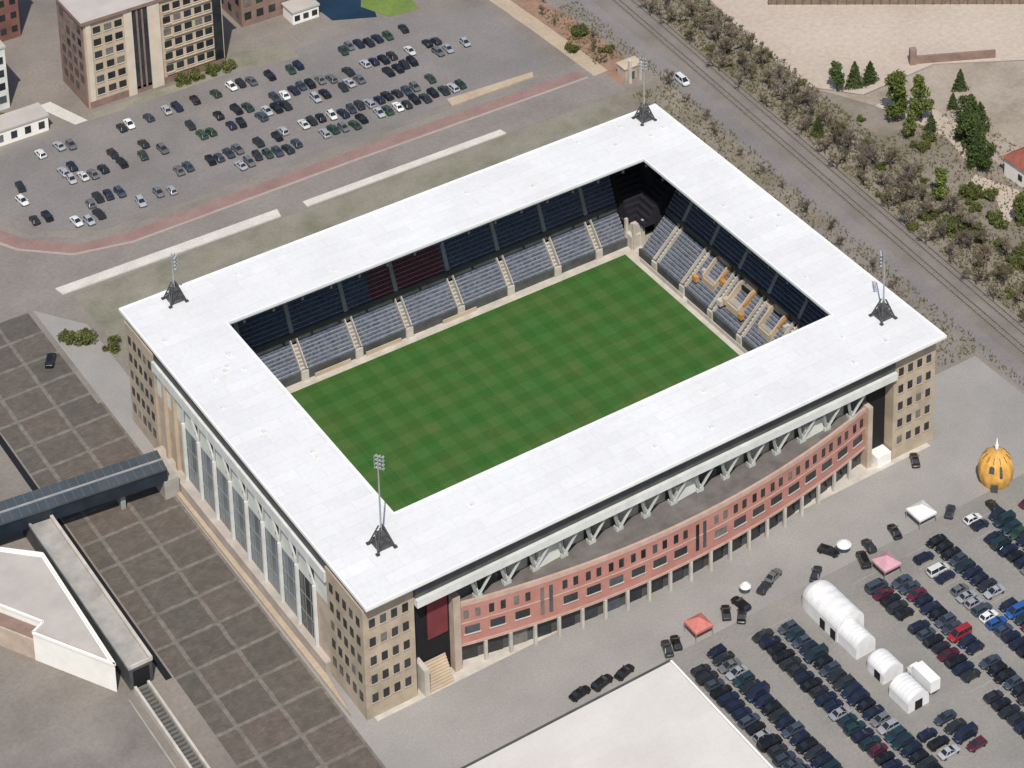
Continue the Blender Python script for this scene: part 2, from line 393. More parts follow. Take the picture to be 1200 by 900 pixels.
# ------------------------------------------------------------------ stadium
ST = thing('stadium', (0,0,0), 'rectangular football stadium with flat white roof, red brick front and open green pitch', 'stadium')
L2, W2, l2x0, l2x1, wy0, wy1 = 70, 55.44, -53.1, 54.5, -35.55, 37.55
ZT, ZB = 28.64, 27.9
def ring(m, o, i, z0, z1):
    ox0,ox1,oy0,oy1 = o; ix0,ix1,iy0,iy1 = i
    O = [(ox0,oy0),(ox1,oy0),(ox1,oy1),(ox0,oy1)]; I = [(ix0,iy0),(ix1,iy0),(ix1,iy1),(ix0,iy1)]
    vs = [(x,y,z0) for x,y in O] + [(x,y,z0) for x,y in I] + [(x,y,z1) for x,y in O] + [(x,y,z1) for x,y in I]
    fs = []
    for k in range(4):
        j = (k+1)%4
        fs += [(8+k,8+j,12+j,12+k), (k,4+k,4+j,j), (k,j,8+j,8+k), (4+k,12+k,12+j,4+j)]
    m.add(vs, fs); return m
roof = ring(MB(), (-L2,L2,-W2,W2), (l2x0,l2x1,wy0,wy1), ZB, ZT).build('roof', M['roof'], ST)
tr = ring(MB(), (-L2-.12,L2+.12,-W2-.12,W2+.12), (-L2+.25,L2-.25,-W2+.25,W2-.25), ZT-.5, ZT+.16)
ring(tr, (l2x0-.25,l2x1+.25,wy0-.25,wy1+.25), (l2x0+.1,l2x1-.1,wy0+.1,wy1-.1), ZT-.45, ZT+.12)
tr.build('edge_trim', M['white_paint'], roof)
ring(MB(), (-L2+.3,L2-.3,-W2+.3,W2-.3), (l2x0-.3,l2x1+.3,wy0-.3,wy1+.3), ZB-.12, ZB-.02).build('soffit', M['dark_clad'], roof)
# steel beams below the roof on the two sides one can look into
for x in range(-49, 55, 7):
    MB().bar((x, wy1+.3, 27.2), (x, 54.0, 25.6), .5, 1.1).build('roof_beam', M['dark_steel'], roof)
for y in range(-33, 38, 7):
    MB().bar((l2x1+.3, y, 27.2), (67.6, y, 25.6), .5, 1.1).build('roof_beam', M['dark_steel'], roof)
rb = MB()
rng = random.Random(3)
for k in range(34):                                        # small vents and hatches on the roof
    side = rng.choice('NSEW'); 
    if side in 'NS': x = rng.uniform(-64,64); y = rng.uniform(wy1+3,W2-3) if side == 'N' else rng.uniform(-W2+3,wy0-3)
    else: y = rng.uniform(-50,50); x = rng.uniform(l2x1+3,L2-3) if side == 'E' else rng.uniform(-L2+3,l2x0-3)
    MB().box(x-.35,x+.35,y-.35,y+.35,ZT+.0,ZT+.4).build('roof_vent', M['pale_panel'], roof)

# --- stands
def stand(xf, s0, s1, low, up, aisles, red=None, detail=True):
    g = MB().build('grandstand', None, ST) if False else None
    conc = MB(); sb = MB(); front = MB()
    def bx(m, sa, sb_, da, db, za, zb):
        p = xf(sa, da); q = xf(sb_, db)
        m.box(min(p[0],q[0]),max(p[0],q[0]),min(p[1],q[1]),max(p[1],q[1]),za,zb)
    def gaps(a, b, rs, hw):
        out = []; c = a
        for r in sorted(rs):
            if r-hw > c: out.append((c, r-hw))
            c = max(c, r+hw)
        if c < b: out.append((c, b))
        return out
    d0,z0,d1,z1,n = low
    dd = (d1-d0)/n; dz = (z1-z0)/n
    for k in range(n):
        bx(conc, s0, s1, d0+k*dd, d0+(k+1)*dd, 0.02 if k == 0 else z0+(k-1)*dz, z0+k*dz)
    G_ = conc.build('grandstand', M['mid_conc'], ST)
    for k in range(n):
        for a, b in gaps(s0+.3, s1-.3, aisles, .75):
            bx(sb, a, b, d0+k*dd+.18*dd, d0+k*dd+.75*dd, z0+k*dz+.004, z0+k*dz+min(.62,dz*.85))
    sb.build('seat_rows', M['seat_grey'], G_)
    bx(front, s0, s1, d0-.45, d0-.01, .02, z0+.5); front.build('front_wall', M['dark_clad'], G_)  # dark colour carries the shadow on the front wall
    if detail:
        for a in aisles:
            m = MB()
            for k in range(n): bx(m, a-.72, a+.72, d0+k*dd+.02, d0+(k+1)*dd-.02, z0+k*dz+.005, z0+k*dz+.05)
            bx(m, a-.9, a+.9, d0-.9, d0-.46, .02, z0+.9)
            bx(m, a-.85, a-.72, d0, d1, z0+.0, z0+.01)
            # stair walls rising with the rows
            for sgn in (-.8,.8):
                p = xf(a+sgn, d0-.2); q = xf(a+sgn, d1)
                m.bar((*p, z0+.9), (*q, z1+.7), .16, .9)
            m.build('stair_aisle', M['pale_conc'], G_)
    if up:
        u0,y0,u1,y1,m_ = up
        cu = MB(); su = MB(); sr = MB(); su2 = MB()
        dd = (u1-u0)/m_; dz = (y1-y0)/m_
        for k in range(m_): bx(cu, s0, s1, u0+k*dd, u0+(k+1)*dd, (z1-.5) if k == 0 else y0+(k-1)*dz, y0+k*dz)
        cu.build('upper_terrace', M['mid_conc'], G_)
        for k in range(m_):
            for a, b in gaps(s0+.3, s1-.3, aisles, .6):
                for c, d, mm in ([(a,b,su)] if not red else [(a,min(b,red[0]),su),(max(a,red[0]),min(b,red[1]),sr),(max(a,red[1]),b,su2)]):
                    if d-c > .2: bx(mm, c, d, u0+k*dd+.15*dd, u0+k*dd+.8*dd, y0+k*dz+.004, y0+k*dz+min(.8,dz*.85))
        su.build('upper_seat_rows', M['seat_shaded'], G_)
        if red: sr.build('maroon_seat_block', M['seat_red'], G_); su2.build('upper_seat_rows', M['seat_shaded'], G_)
        pw = MB(); bx(pw, s0, s1, u0-.3, u0-.01, z1, y0+.55); pw.build('parapet', M['dark_clad'], G_)
        for a in aisles:
            m = MB()
            p = xf(a, u0+.1); q = xf(a, u1); m.bar((*p, y0+.5), (*q, y1+.3), 1.0, .3)
            m.build('stair_aisle', M['grey_conc'], G_)  # greyer than the lower stairs, roof shade put into the colour
    return G_, bx
far_aisles = [-44.5,-32.3,-18.6,-5.6,8.1,21.6,34.6,46.3]
fs, fbx = stand(lambda s,d: (s, PY+d), -58, 55, (2.9,1.6,7.4,7.0,8), (7.9,8.6,12.0,18,10), far_aisles, (-12,7))
es, ebx = stand(lambda s,d: (PX+d, s), -46, 40, (2.8,1.6,10.0,8.8,11), (10.4,10,15.6,18.6,10), [-37,-25,-13,-1.5,10,21.5,33])
stand(lambda s,d: (s, -PY-d), -56, 56, (2.9,1.6,6.0,5.5,6), None, [], detail=False)
stand(lambda s,d: (-PX-d, s), -40, 40, (2.8,1.6,10,8.8,10), None, [], detail=False)
M['orange_board'] = vary('orange_board', (.52,.25,.08), .2, .6)
# vomitories of the right-hand stand: pale concrete mouths let into the tier
rv = random.Random(9)
for y, x in ((15.5, PX+7.4), (4.6, PX+6.5), (-7.0, PX+7.1)):
    m = MB()
    for yy in (y-2.5, y+2.1):
        pr = [(x-1.9,3.6),(x+3.6,7.8),(x+3.6,9.9),(x+1.5,9.4),(x-1.9,6.2)]
        m.add([(px_,yy,pz) for px_,pz in pr] + [(px_,yy+.4,pz) for px_,pz in pr], [(0,1,2,3,4),(9,8,7,6,5)] + [(i,5+i,5+(i+1)%5,(i+1)%5) for i in range(5)])
    m.box(x-1.9,x-1.5,y-2.1,y+2.1,3.8,5.6).box(x+2.6,x+3.6,y-2.1,y+2.1,8.7,9.9)
    v = m.build('vomitory', M['tan_wall'], es)
    MB().box(x+2.2,x+3.5,y-2.08,y+2.08,5.4,8.68).build('opening', M['black'], v)
    MB().box(x-1.48,x+2.15,y-2.08,y+2.08,4.0,5.9).build('landing', M['mid_conc'], v)
    q_ = rv.uniform(.1,.8)
    MB().bar((x-1.9+q_*3,y-2.75,6.2+q_*2),(x+3.4,y-2.75,9.7),.14,.7).build('side_barrier', M['orange_board'], v)
    for w_ in range(3):
        a_ = rv.uniform(-3.5,2.5); b_ = rv.choice((-3.8,2.9,-4.6,3.6)); zz = 6.9+a_*.66
        MB().box(x+a_,x+a_+rv.uniform(.8,1.7),y+b_-.5,y+b_+rv.uniform(.4,1.1),zz-.6,zz+.75).build('platform', M[rv.choice(('tan_wall','pale_conc','orange_board'))], v)
# corner block between far and right stand
m = MB().box(55.6,66,43.5,53,.02,6.2).box(54.6,57.4,43.0,46.2,.02,3.6)
M['corner_dark'] = vary('dark_corner_void', (.018,.017,.024), .3, .5)  # near-black colour paints in the shade of the corner void
cb = m.build('corner_block', M['pale_conc'], ST)
for a in (46.6,): MB().box(55.5,55.62,47.2,50.4,2.4,5.2).build('opening', M['black'], cb)
MB().box(58.4,61.4,43.38,43.52,2.4,5.2).build('opening', M['black'], cb)
m = MB()
for k in range(11):
    o_ = k*.95
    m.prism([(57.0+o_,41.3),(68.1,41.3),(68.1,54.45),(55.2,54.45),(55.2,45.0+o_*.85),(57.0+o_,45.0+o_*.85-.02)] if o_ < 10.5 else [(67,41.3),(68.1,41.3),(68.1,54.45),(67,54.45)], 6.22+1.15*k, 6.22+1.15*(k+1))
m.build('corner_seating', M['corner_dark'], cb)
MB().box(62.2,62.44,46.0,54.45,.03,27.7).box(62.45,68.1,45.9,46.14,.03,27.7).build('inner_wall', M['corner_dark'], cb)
for p in ((55.2,42.9),(57.8,42.9),(54.8,45.6)):
    MB().box(p[0]-.35,p[0]+.35,p[1]-.35,p[1]+.35,.02,7.4).build('column', M['pale_conc'], cb)
# dugouts, advertising boards round the pitch (plain)
for x0, x1 in ((-30,-21),(-17,-8),(3,12)):
    MB().box(x0,x1,44.2,44.5,.02,1.0).build('pitch_board', M['tan_wall'], ST)
for y0, y1 in ((-34,-8),(-6,18),(20,38)):
    MB().box(53.6,53.8,y0,y1,.02,1.1).build('pitch_board', M['pale_conc'], ST)

# --- outer walls (one mesh each side)
MB().box(-58,62.4,54.5,55.0,0,ZB-.15).build('rear_wall', M['dark_clad'], ST)
MB().box(68.2,68.8,-38,46.1,0,ZB-.15).build('end_wall', M['dark_clad'], ST)
MB().box(-68.0,-67.5,-38,38,0,ZB-.15).build('inner_wall', M['dark_clad'], ST)
MB().box(-58.5,58,-49.6,-49.2,0,ZB-.15).build('inner_wall', M['dark_clad'], ST)

# --- corner towers with windows
def win_mesh(w, h, mat=None, d=.12):
    return MB().box(-w/2,w/2,-d,0.02,0,h).mesh('window', mat or M['glass_dark'])
def tower(x0,x1,y0,y1,front=True,side=None):
    t = MB().box(x0,x1,y0,y1,0,26.2).build('corner_tower', M['tan'], ST)
    MB().box(x0+.5,x1-.5,y0+.5,y1-.5,26.2,ZB-.13).build('shaded_gap', M['black'], t)  # black block stands in for the shaded gap under the roof
    MB().box(x0-.12,x1+.12,y0-.12,y1+.12,25.5,26.1).build('cornice', M['pink_wall'], t)
    if front:
        wm = win_mesh(1.25,1.9)
        sm = MB().box(-.85,.85,-.2,.0,-.25,0).mesh('sill', M['pink_wall'])
        for r in range(5):
            for c in range(4):
                o = link('window', wm, t); o.location = (x0+1.9+c*(x1-x0-3.8)/3, y0, 3.6+r*4.4)
                s_ = link('sill', sm, t); s_.location = o.location
    if side:
        wm = win_mesh(1.3,1.9)
        for r in range(5):
            for c in range(5):
                o = link('window', wm, t); o.rotation_euler = (0,0,R(-90)); o.location = (x0, y0+1.9+c*(y1-y0-3.8)/4, 3.6+r*4.4)
    return t
tower(-69.5,-58.6,-52.7,-38.2,True,True)
tower(58.2,69.6,-52.7,-38.2,True,False)
tower(-69.5,-58.6,40.2,54.2,False,True)
tower(62.5,69.4,46.2,54.2,False,False)

# --- front: bowed red brick range
def bow(x): return -50.9 - 6.7*(1-((x-2)/50.0)**2)
M['terrace'] = vary('dark_roofing_felt', (.15,.135,.125), .25, .3)
XL, XR, NB = -48, 52, 20
BW = (XR-XL)/NB
ZTOP, ZG = 15.0, 4.8
m = MB()
nn = 60
xs = [XL+(XR-XL)*k/nn for k in range(nn+1)]
poly = [(x,bow(x)) for x in xs] + [(XR,-49.7),(XL,-49.7)]
m.prism(poly, ZG, ZTOP)
bf = m.build('brick_front', M['brick'], ST)
def band(z0, z1, out, mat, name, parent):
    m = MB()
    for a, b in zip(xs, xs[1:]):
        m.prism([(a,bow(a)-out),(b,bow(b)-out),(b,bow(b)+.5),(a,bow(a)+.5)], z0, z1)
    return m.build(name, mat, parent)
M['coping'] = vary('pink_coping_stone', (.48,.33,.27), .15, .4)
band(14.25, 15.25, .12, M['coping'], 'coping', bf)
band(ZG-.02, ZG+.55, .15, M['coping'], 'string_course', bf)
band(10.05, 10.3, .10, M['coping'], 'string_course', bf)
MB().prism([(x,bow(x)+.7) for x in xs] + [(XR,-49.75),(XL,-49.75)], ZTOP+.02, ZTOP+.12).build('terrace_floor', M['terrace'], bf)
MB().prism([(x,bow(x)+1.6) for x in xs] + [(XR,-49.75),(XL,-49.75)], .02, ZG).build('recessed_front', M['dark_clad'], bf)
wu = win_mesh(1.0,1.9); wl = win_mesh(3.0,1.7); sl = MB().box(-1.7,1.7,-.22,0,-.22,0).mesh('sill', M['pale_conc'])
wst = win_mesh(.75,6.4); pil = MB().box(-.3,.3,-.28,.32,0.0,ZG).mesh('pillar', M['pale_conc'])
door = MB().box(-1.7,1.7,-.1,0,0,3.2).mesh('glass_door', M['glass_dark'])
for k in range(NB+1):
    x = XL+k*BW
    if 0 < k < NB:
        o = link('pillar', pil, bf); o.location = (x,bow(x),.02)
for k in range(NB):
    x = XL+(k+.5)*BW; sl_ = math.atan2(bow(x+.5)-bow(x-.5), 1)
    def put(name, me, dx, z, out=.0):
        xx = x+dx; o = link(name, me, bf); o.location = (xx, bow(xx)-.03-out, z); o.rotation_euler = (0,0,sl_); return o
    if k in (3,10):
        for dx in (-.9,.9): put('stair_window', wst, dx, 6.8)
    else:
        for dx in (-1.15,1.15): put('window', wu, dx, 11.3)
        put('window', wl, 0, 7.6); put('sill', sl, 0, 7.55)
    o = put('glass_door', door, 0, .03); o.location.y = bow(x)+1.55
# end piers of the brick range
for x0, x1, y0, y1, h in ((-49.6,-48.05,-51.7,-49.3,17.6),(52.05,53.3,-51.9,-49.3,15.6)):
    MB().box(x0,x1,y0,y1,0,h).build('end_pier', M['pink_wall'], ST)
# recesses next to the towers, their shade painted in as black sheets
MB().box(-58.55,-49.65,-49.95,-49.62,0,21.5).build('recess_shade', M['black'], ST)
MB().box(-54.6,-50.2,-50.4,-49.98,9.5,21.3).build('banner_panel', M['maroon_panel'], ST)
MB().box(53.35,58.15,-49.95,-49.62,0,21.5).build('recess_shade', M['black'], ST)
m = MB()
for k in range(10): m.box(-56.5,-51.0,-53.6+k*.34,-53.25+k*.34,0,.45*(k+1))
m.build('outside_stair', M['tan_wall'], ST)
MB().box(-57.6,-56.55,-54.0,-50.0,0,6.2).build('stair_wall', M['pale_conc'], ST)
MB().box(54.0,57.8,-53.0,-50.0,0,2.6).build('white_cabin', M['white_render'], ST)
M['mid_panel'] = vary('grey_green_steel', (.46,.48,.44), .15, .5)
# eaves: dark strip with the overhang's shade in its colour, long pale beam and the splayed struts that carry it
MB().box(-58.5,58.1,-53.2,-52.7,23.45,ZB-.14).build('shaded_eaves_strip', M['dark_clad'], ST)
MB().box(-58.5,58.1,-54.0,-52.6,21.7,23.4).build('eaves_beam', M['pale_beam'], ST)
MB().box(-58.5,58.1,-52.6,-49.7,21.75,21.95).build('eaves_floor', M['grey_conc'], ST)
for k in range(15):
    x = -44+k*6.55
    s = MB().bar((x,-51.4,15.2), (x-2.4,-53.3,21.75), .48, .48).bar((x,-51.4,15.2), (x+2.4,-53.3,21.75), .48, .48)
    s.bar((x,-51.4,15.2), (x,-49.8,21.8), .4, .4)
    s.box(x-.8,x+.8,-51.9,-50.7,15.13,16.0)
    s.build('splayed_strut', M['mid_panel'], ST)
for k in range(14):
    x = -40.7+k*6.55
    if k % 5 == 2: MB().prism([(x-2.6,-51.6),(x+2.6,-51.2),(x+2.6,-49.65),(x-2.6,-49.65)],15.14,18.4+.3*(k%3)).build('roof_cabin', M['pale_panel'], ST)
    elif k % 4 == 0: MB().box(x-2.3,x+2.3,-50.0,-49.62,15.4,21.5).build('upper_window', M['glass_dark'], ST)
    else: MB().box(x-2.3,x+2.3,-50.0,-49.62,15.4,21.5).build('upper_panel', M['mid_conc'], ST)

# --- left side: glazed front between white columns
XF = -69.0
M['plinth'] = vary('pale_pinkish_plinth', (.42,.365,.315), .15, .3)
pl = MB().prism([(-71.2,39.8),(-70.3,-37.6),(-68.0,-37.6),(-68.0,39.8)], .01, 2.6).build('plinth', M['plinth'], ST)
m = MB(); m.prism([(-72.1,38.5),(-71.6,-50),(-70.4,-37.9),(-71.3,38.5)], .012, .5).build('sand_kerb', M['sandpath'], ST)
ys = [26.4-7.35*k for k in range(9)]
for a, b in zip(ys, ys[1:]):
    last = b < -31
    g = MB().box(XF,XF+.5,b+.2,a-.2,2.62,15.9).build('glazed_bay', M['glass_dark'] if last else M['glass_grey'], ST)
    mu = MB()
    for j in (1,2): mu.box(XF-.08,XF,b+.2+(a-b-.4)*j/3-.06,b+.2+(a-b-.4)*j/3+.06,2.7,15.8)
    for z in (6.8,11.2): mu.box(XF-.07,XF-.005,b+.2,a-.2,z-.07,z+.07)
    mu.build('mullions', M['steel'], g)
    MB().box(XF-.04,XF+.4,b+.5,b+2.4,17.6,20.6).build('upper_window', M['glass_dark'], ST)
for y in ys:
    MB().box(-69.75,-69.06,y-.27,y+.27,2.62,17.2).build('column', M['pale_beam'], ST)
MB().box(-69.0,-68.05,-38.1,39.9,15.95,22.2).build('upper_wall', M['pale_panel'], ST)
for a, b in zip(ys, ys[1:]):
    s = MB().bar((-69.25,a,17.3), (-69.85,a-1.6,22.4), .28, .28).bar((-69.25,b,17.3), (-69.85,b+1.6,22.4), .28, .28)
    s.build('splayed_strut', M['pale_panel'], ST)
MB().box(-69.95,-68.05,-38.1,39.9,22.25,24.6).build('side_beam', M['pale_beam'], ST)
MB().box(-69.4,-68.05,-38.1,39.9,24.65,ZB-.14).build('shaded_eaves_strip', M['dark_clad'], ST)  # dark line painted in for the shade under the roof edge
MB().box(-69.0,-68.05,26.9,39.9,2.62,15.9).build('side_wall', M['pink_wall'], ST)
MB().box(-69.0,-68.05,-38.1,-32.6,2.62,15.9).build('side_wall', M['pink_wall'], ST)
for y in (30.6,35.4): MB().box(-69.8,-69.02,y-.5,y+.5,2.62,22.2).build('column', M['tan_wall'], ST)

# ------------------------------------------------------------------ floodlight masts on the roof
def mast(x, y, label, h=18.5):
    z = ZT+.01
    r = thing('floodlight_mast', (x,y,z), label, 'floodlight', 'floodlight masts on the roof corners')
    m = MB(); b = 1.9
    for sx, sy in ((-1,-1),(1,-1),(1,1),(-1,1)):
        m.bar((sx*b,sy*b,0), (sx*.35,sy*.35,4.6), .3, .3)
        m.box(sx*b-.35,sx*b+.35,sy*b-.35,sy*b+.35,0,.3)
    for q in (.3,.62):
        w = b+(.35-b)*q; z_ = 4.6*q
        for a, c in (((-w,-w),(w,-w)),((w,-w),(w,w)),((w,w),(-w,w)),((-w,w),(-w,-w))): m.bar((*a,z_),(*c,z_),.18,.18)
    for sx in (-1,1): m.bar((sx*b,-b,.2),(-sx*.9,-.9,3),.16,.16); m.bar((-b,sx*b,.2),(-.9,-sx*.9,3),.16,.16)
    m.build('base_frame', M['dark_steel'], r)
    MB().add([(-1.5,-1.5,.35),(1.5,-1.5,.35),(1.5,1.5,.35),(-1.5,1.5,.35),(-.5,-.5,3.4),(.5,-.5,3.4),(.5,.5,3.4),(-.5,.5,3.4)],
             [(0,1,5,4),(1,2,6,5),(2,3,7,6),(3,0,4,7),(4,5,6,7),(3,2,1,0)]).build('base_housing', M['dark_clad'], r)
    MB().tube((0,0,3.4),(0,0,h),.2,.13,10).build('pole', M['steel'], r)
    # head: a frame of lamps facing the pitch
    d = Vector((-x,-y)).normalized(); sd = Vector((-d.y,d.x))
    f = MB()
    for k in range(4):
        z_ = h-.6-k*.9; c = Vector((0,0,z_)) + Vector((*(d*.35),0))
        f.bar(c-Vector((*(sd*1.05),0)), c+Vector((*(sd*1.05),0)), .1, .1)
    for s_ in (-.95,.95):
        c = Vector((*(d*.35+sd*s_),0)); f.bar(c+Vector((0,0,h-3.5)), c+Vector((0,0,h-.4)), .12, .12)
    hd = f.build('lamp_frame', M['steel'], r)
    for k in range(4):
        for j in range(3):
            c = Vector((*(d*.62+sd*(j-1)*.7),h-.6-k*.9))
            MB().tube(c, c+Vector((*(d*.3),-.2)), .16, .25, 10).build('lamp', M['lamp'], hd)
    return r
mast(-59.4,-42.2,'tall grey floodlight mast on the roof corner above the tan windowed tower and brown paving', 21)
mast(63.0,-42.6,'tall grey floodlight mast on the roof corner nearest the yellow dome tent', 17)
mast(64.1,51.4,'tall grey floodlight mast on the far roof corner beside the railway belt', 18)
mast(-58.9,51.3,'tall grey floodlight mast on the roof corner nearest the curved red cycle lane', 12)

# ------------------------------------------------------------------ buildings
def put_windows(parent, me, pts, rz=0, name='window'):
    for p in pts:
        o = link(name, me, parent); o.location = p; o.rotation_euler = (0,0,rz)
# flat pale roof at the bottom edge
b = thing('flat_roofed_hall', (-45,-100,0), 'large low hall with a plain pale flat roof beside the car park', 'building')
def local(o, mbuild):
    mbuild.parent = o; mbuild.matrix_parent_inverse = Matrix.Translation(-o.location); return mbuild
hp = [(-90,-79.9),(-18.3,-79.9),(-18.3,-150),(-90,-150)]
local(b, MB().prism(hp, 0, 7.3).build('wall', M['mid_conc']))
local(b, MB().prism([(-89.6,-80.3),(-18.7,-80.3),(-18.7,-150),(-89.6,-150)], 7.3, 7.52).build('roof', M['flat_roof']))
pm = MB().box(-90,-18.3,-80.2,-79.9,7.3,7.75)
local(b, pm.build('roof_edge', M['dark_clad']))
local(b, MB().box(-18.6,-18.2,-150,-80.2,7.3,7.7).build('roof_edge', M['white_paint']))

M['cream'] = vary('cream_render', (.58,.50,.40), .1, .25)
# apartment block at top left
A = thing('apartment_block', (-8,185,0), 'tall sandstone apartment block with dark stair glazing and brown brick end', 'apartment block')
def pa(name, m, mat, par=A): return local(A, m.build(name, mat)) if par is A else m.build(name, mat, par)
aw = pa('wall', MB().box(-26.8,12.0,176.8,194,0,25.4), M['tan_wall'])
pa('end_wall', MB().box(-27.1,-26.82,177.2,193.8,0,25.3), M['brown_wall'])
pa('front_strip', MB().box(-26.3,-24.9,176.5,176.78,2,25.2), M['cream'])
pa('pier', MB().box(-15.9,-13.6,176.3,176.78,0,25.2), M['cream'])
pa('pier', MB().box(-9.2,-5.9,176.3,176.78,0,25.2), M['cream'])
pa('stair_glazing', MB().box(-13.55,-9.25,176.55,176.78,1.2,24.6), M['glass_dark'])
for x in (-12.15,-10.7): pa('mullion', MB().box(x-.25,x+.25,176.4,176.54,1.2,24.6), M['brown_wall'])
pa('corner_glazing', MB().box(9.2,11.6,176.5,176.78,2,25), M['glass_dark'])
pa('roof', MB().box(-27.6,12.6,176.1,194.6,25.4,26.0), M['roof_grey'])
pa('roof_edge', MB().box(-27.75,12.75,175.95,176.1,25.3,26.15), M['brown_wall'])
pa('roof_edge', MB().box(-27.75,-27.6,176.1,194.6,25.3,26.15), M['brown_wall'])
pa('lift_housing', MB().box(-6,2,184,190,26.0,28.4), M['roof_grey'])
pa('plinth', MB().box(-26.6,12.0,176.55,176.79,0,1.9), M['brown_wall'])
wm = win_mesh(2.0,1.9); sm = MB().box(-1.15,1.15,-.2,0,-.22,0).mesh('sill', M['cream'])
for r in range(6):
    z = 3.3+r*3.65
    for x in [-23.3,-20.2,-17.3] + [-3.9,-.9,2.1,5.1,7.8]:
        for nm, me in (('window',wm),('sill',sm)):
            o = link(nm, me); local(A, o); o.location = (x,176.78,z)
    for y in (179.4,183.2,187,190.8):
        o = link('window', wm); local(A, o); o.location = (-27.1,y,z); o.rotation_euler = (0,0,R(-90))
for r in range(6): pa('balcony', MB().box(-4.9,-2.6,176.1,176.77,3.0+r*3.65,3.3+r*3.65).box(-4.9,8.9,176.25,176.6,2.5+r*3.65,2.75+r*3.65), M['tan_wall'])

def block(name, label, cat, x0,x1,y0,y1,h, mat, roofm, rows, cols, sidecols=0, ww=1.5, wh=1.6, z0=2, base=None):
    o = thing(name, ((x0+x1)/2,(y0+y1)/2,0), label, cat)
    local(o, MB().box(x0,x1,y0,y1,0,h).build('wall', mat))
    local(o, MB().box(x0-.3,x1+.3,y0-.3,y1+.3,h,h+.5).build('roof', roofm))
    wm = win_mesh(ww,wh)
    for r in range(rows):
        z = z0+r*(h-z0-.6)/rows
        for c in range(cols):
            w = link('window', wm); local(o, w); w.location = (x0+(c+.5)*(x1-x0)/cols, y0, z)
        for c in range(sidecols):
            w = link('window', wm); local(o, w); w.location = (x0, y0+(c+.5)*(y1-y0)/sidecols, z); w.rotation_euler = (0,0,R(-90))
    return o
block('apartment_block', 'pale grey apartment block cut by the left edge of the photo, dark window rows', 'apartment block', -64,-43.6,189.5,204,18, M['pale_panel'], M['roof_grey'], 4, 6, 3, 1.9, 2.0)
block('brick_building', 'dark red brick building behind the sandstone block at the top left', 'building', -37,-27.5,222,240,24, M['maroon_brick'], M['roof_grey'], 5, 3, 3, 1.6, 1.8)
block('low_building', 'low white building with three dark openings beside the pale path', 'building', -58,-39.5,173.5,180,4.2, M['white_render'], M['roof_grey'], 1, 5, 0, 1.6, 2.0, 1.2)
block('brown_building', 'brown office building with pale piers behind the far car park', 'building', 24,46,191,206,15, M['brown_wall'], M['roof_grey'], 3, 6, 3, 2.0, 2.2)
block('white_annex', 'small white annex standing in front of the brown office building', 'building', 36,44,184,190,3.6, M['white_render'], M['roof_grey'], 1, 3, 0, 1.6, 1.6, 1.0)
# pale hut with posts by the sandy track
H = thing('gate_hut', (97.5,108.5,0), 'small pinkish hut with two pale posts at the end of the sandy track', 'hut')
local(H, MB().box(95,100.5,106.8,110.6,0,3.6).build('wall', M['pink_wall']))
local(H, MB().box(94.7,100.8,106.5,110.9,3.6,3.9).build('roof', M['tan_wall']))
local(H, MB().box(96.8,98.0,106.7,106.79,0,2.3).build('door', M['dark_clad']))
for x in (95.6,98.8):
    local(H, MB().box(x-.4,x+.4,105.0,105.8,0,7.0 if x < 97 else 5.2).build('post', M['pale_conc']))

# white building, bottom left (three-cornered)
Wb = thing('white_building', (-112,-2,0), 'white walled building with a pale three-cornered flat roof beside the raised walkway', 'building')
wd = (Vector((-119.5,7.4))-Vector((-105.2,-18.4))).normalized(); wn = Vector((-wd.y,wd.x))
if wn.x > 0: wn = -wn
qa = Vector((-105.2,-18.4)); qb = qa + wd*19.6; qc = qb - wn*3.2; qd = qc + wd*48
wp = [qa[:], (-104.6,18.4), (-122,36), qd[:], qc[:], qb[:]]
local(Wb, MB().prism(wp, 0, 6.4).build('wall', M['white_render']))
inn = [(qa+Vector((-.5,2.3)))[:], (-105.1,17.6), (-122,35.2), (qd+Vector((.6,-1.6)))[:], (qc-wn*.6)[:], (qb-wn*.6-wd*.2)[:]]
local(Wb, MB().prism(inn, 6.4, 6.6).build('roof', M['roof_grey']))
m = MB()
for a, b2 in zip(wp, wp[1:]+wp[:1]): m.bar((*a,6.62),(*b2,6.62),.45,.5)
local(Wb, m.build('parapet', M['white_render']))
cc = qb + wd*24.05 - wn*1.62
local(Wb, MB().obox(cc, wd, wn, 24, 1.56, 0, 4.7).build('side_wing', M['pink_wall']))
local(Wb, MB().obox(cc-wn*.15, wd, wn, 23.9, 1.35, 4.7, 4.95).build('wing_roof', M['brown_wall']))
# raised walkway and its ramp
Wk = thing('raised_walkway', (-100.5,5,0), 'long raised concrete walkway with pale parapets running under the blue-grey bridge', 'walkway')
local(Wk, MB().box(-102.9,-98.2,-19.5,34,0,4.8).build('wall', M['dark_clad']))
local(Wk, MB().box(-102.5,-98.6,-19.2,34,4.8,4.92).build('deck', M['mid_conc']))
local(Wk, MB().box(-98.6,-98.0,-19.5,34,4.8,5.7).build('parapet', M['pale_conc']))
local(Wk, MB().box(-103.0,-102.5,-19.5,34,4.8,5.4).build('parapet', M['grey_conc']))
local(Wk, MB().box(-102.5,-98.6,-19.5,-19.2,4.8,5.6).build('parapet', M['pale_conc']))
local(Wk, MB().box(-102.2,-98.9,-19.62,-19.5,0,4.2).build('opening', M['black']))
G('drain_channel', [(-96.4,78),(-95.2,78),(-95.2,-20),(-96.4,-20)], .02, 'black') if False else None
Dc = MB().box(-96.3,-95.0,-21,118,-.02,.02).build('drain_channel', M['black'], kind='structure')
M['grey_tread'] = vary('dark_tread', (.13,.125,.115), .2, .5)
Rp = thing('stair_ramp', (-101,-33,0), 'narrow stair ramp with two pale side walls and dark treads', 'stair')
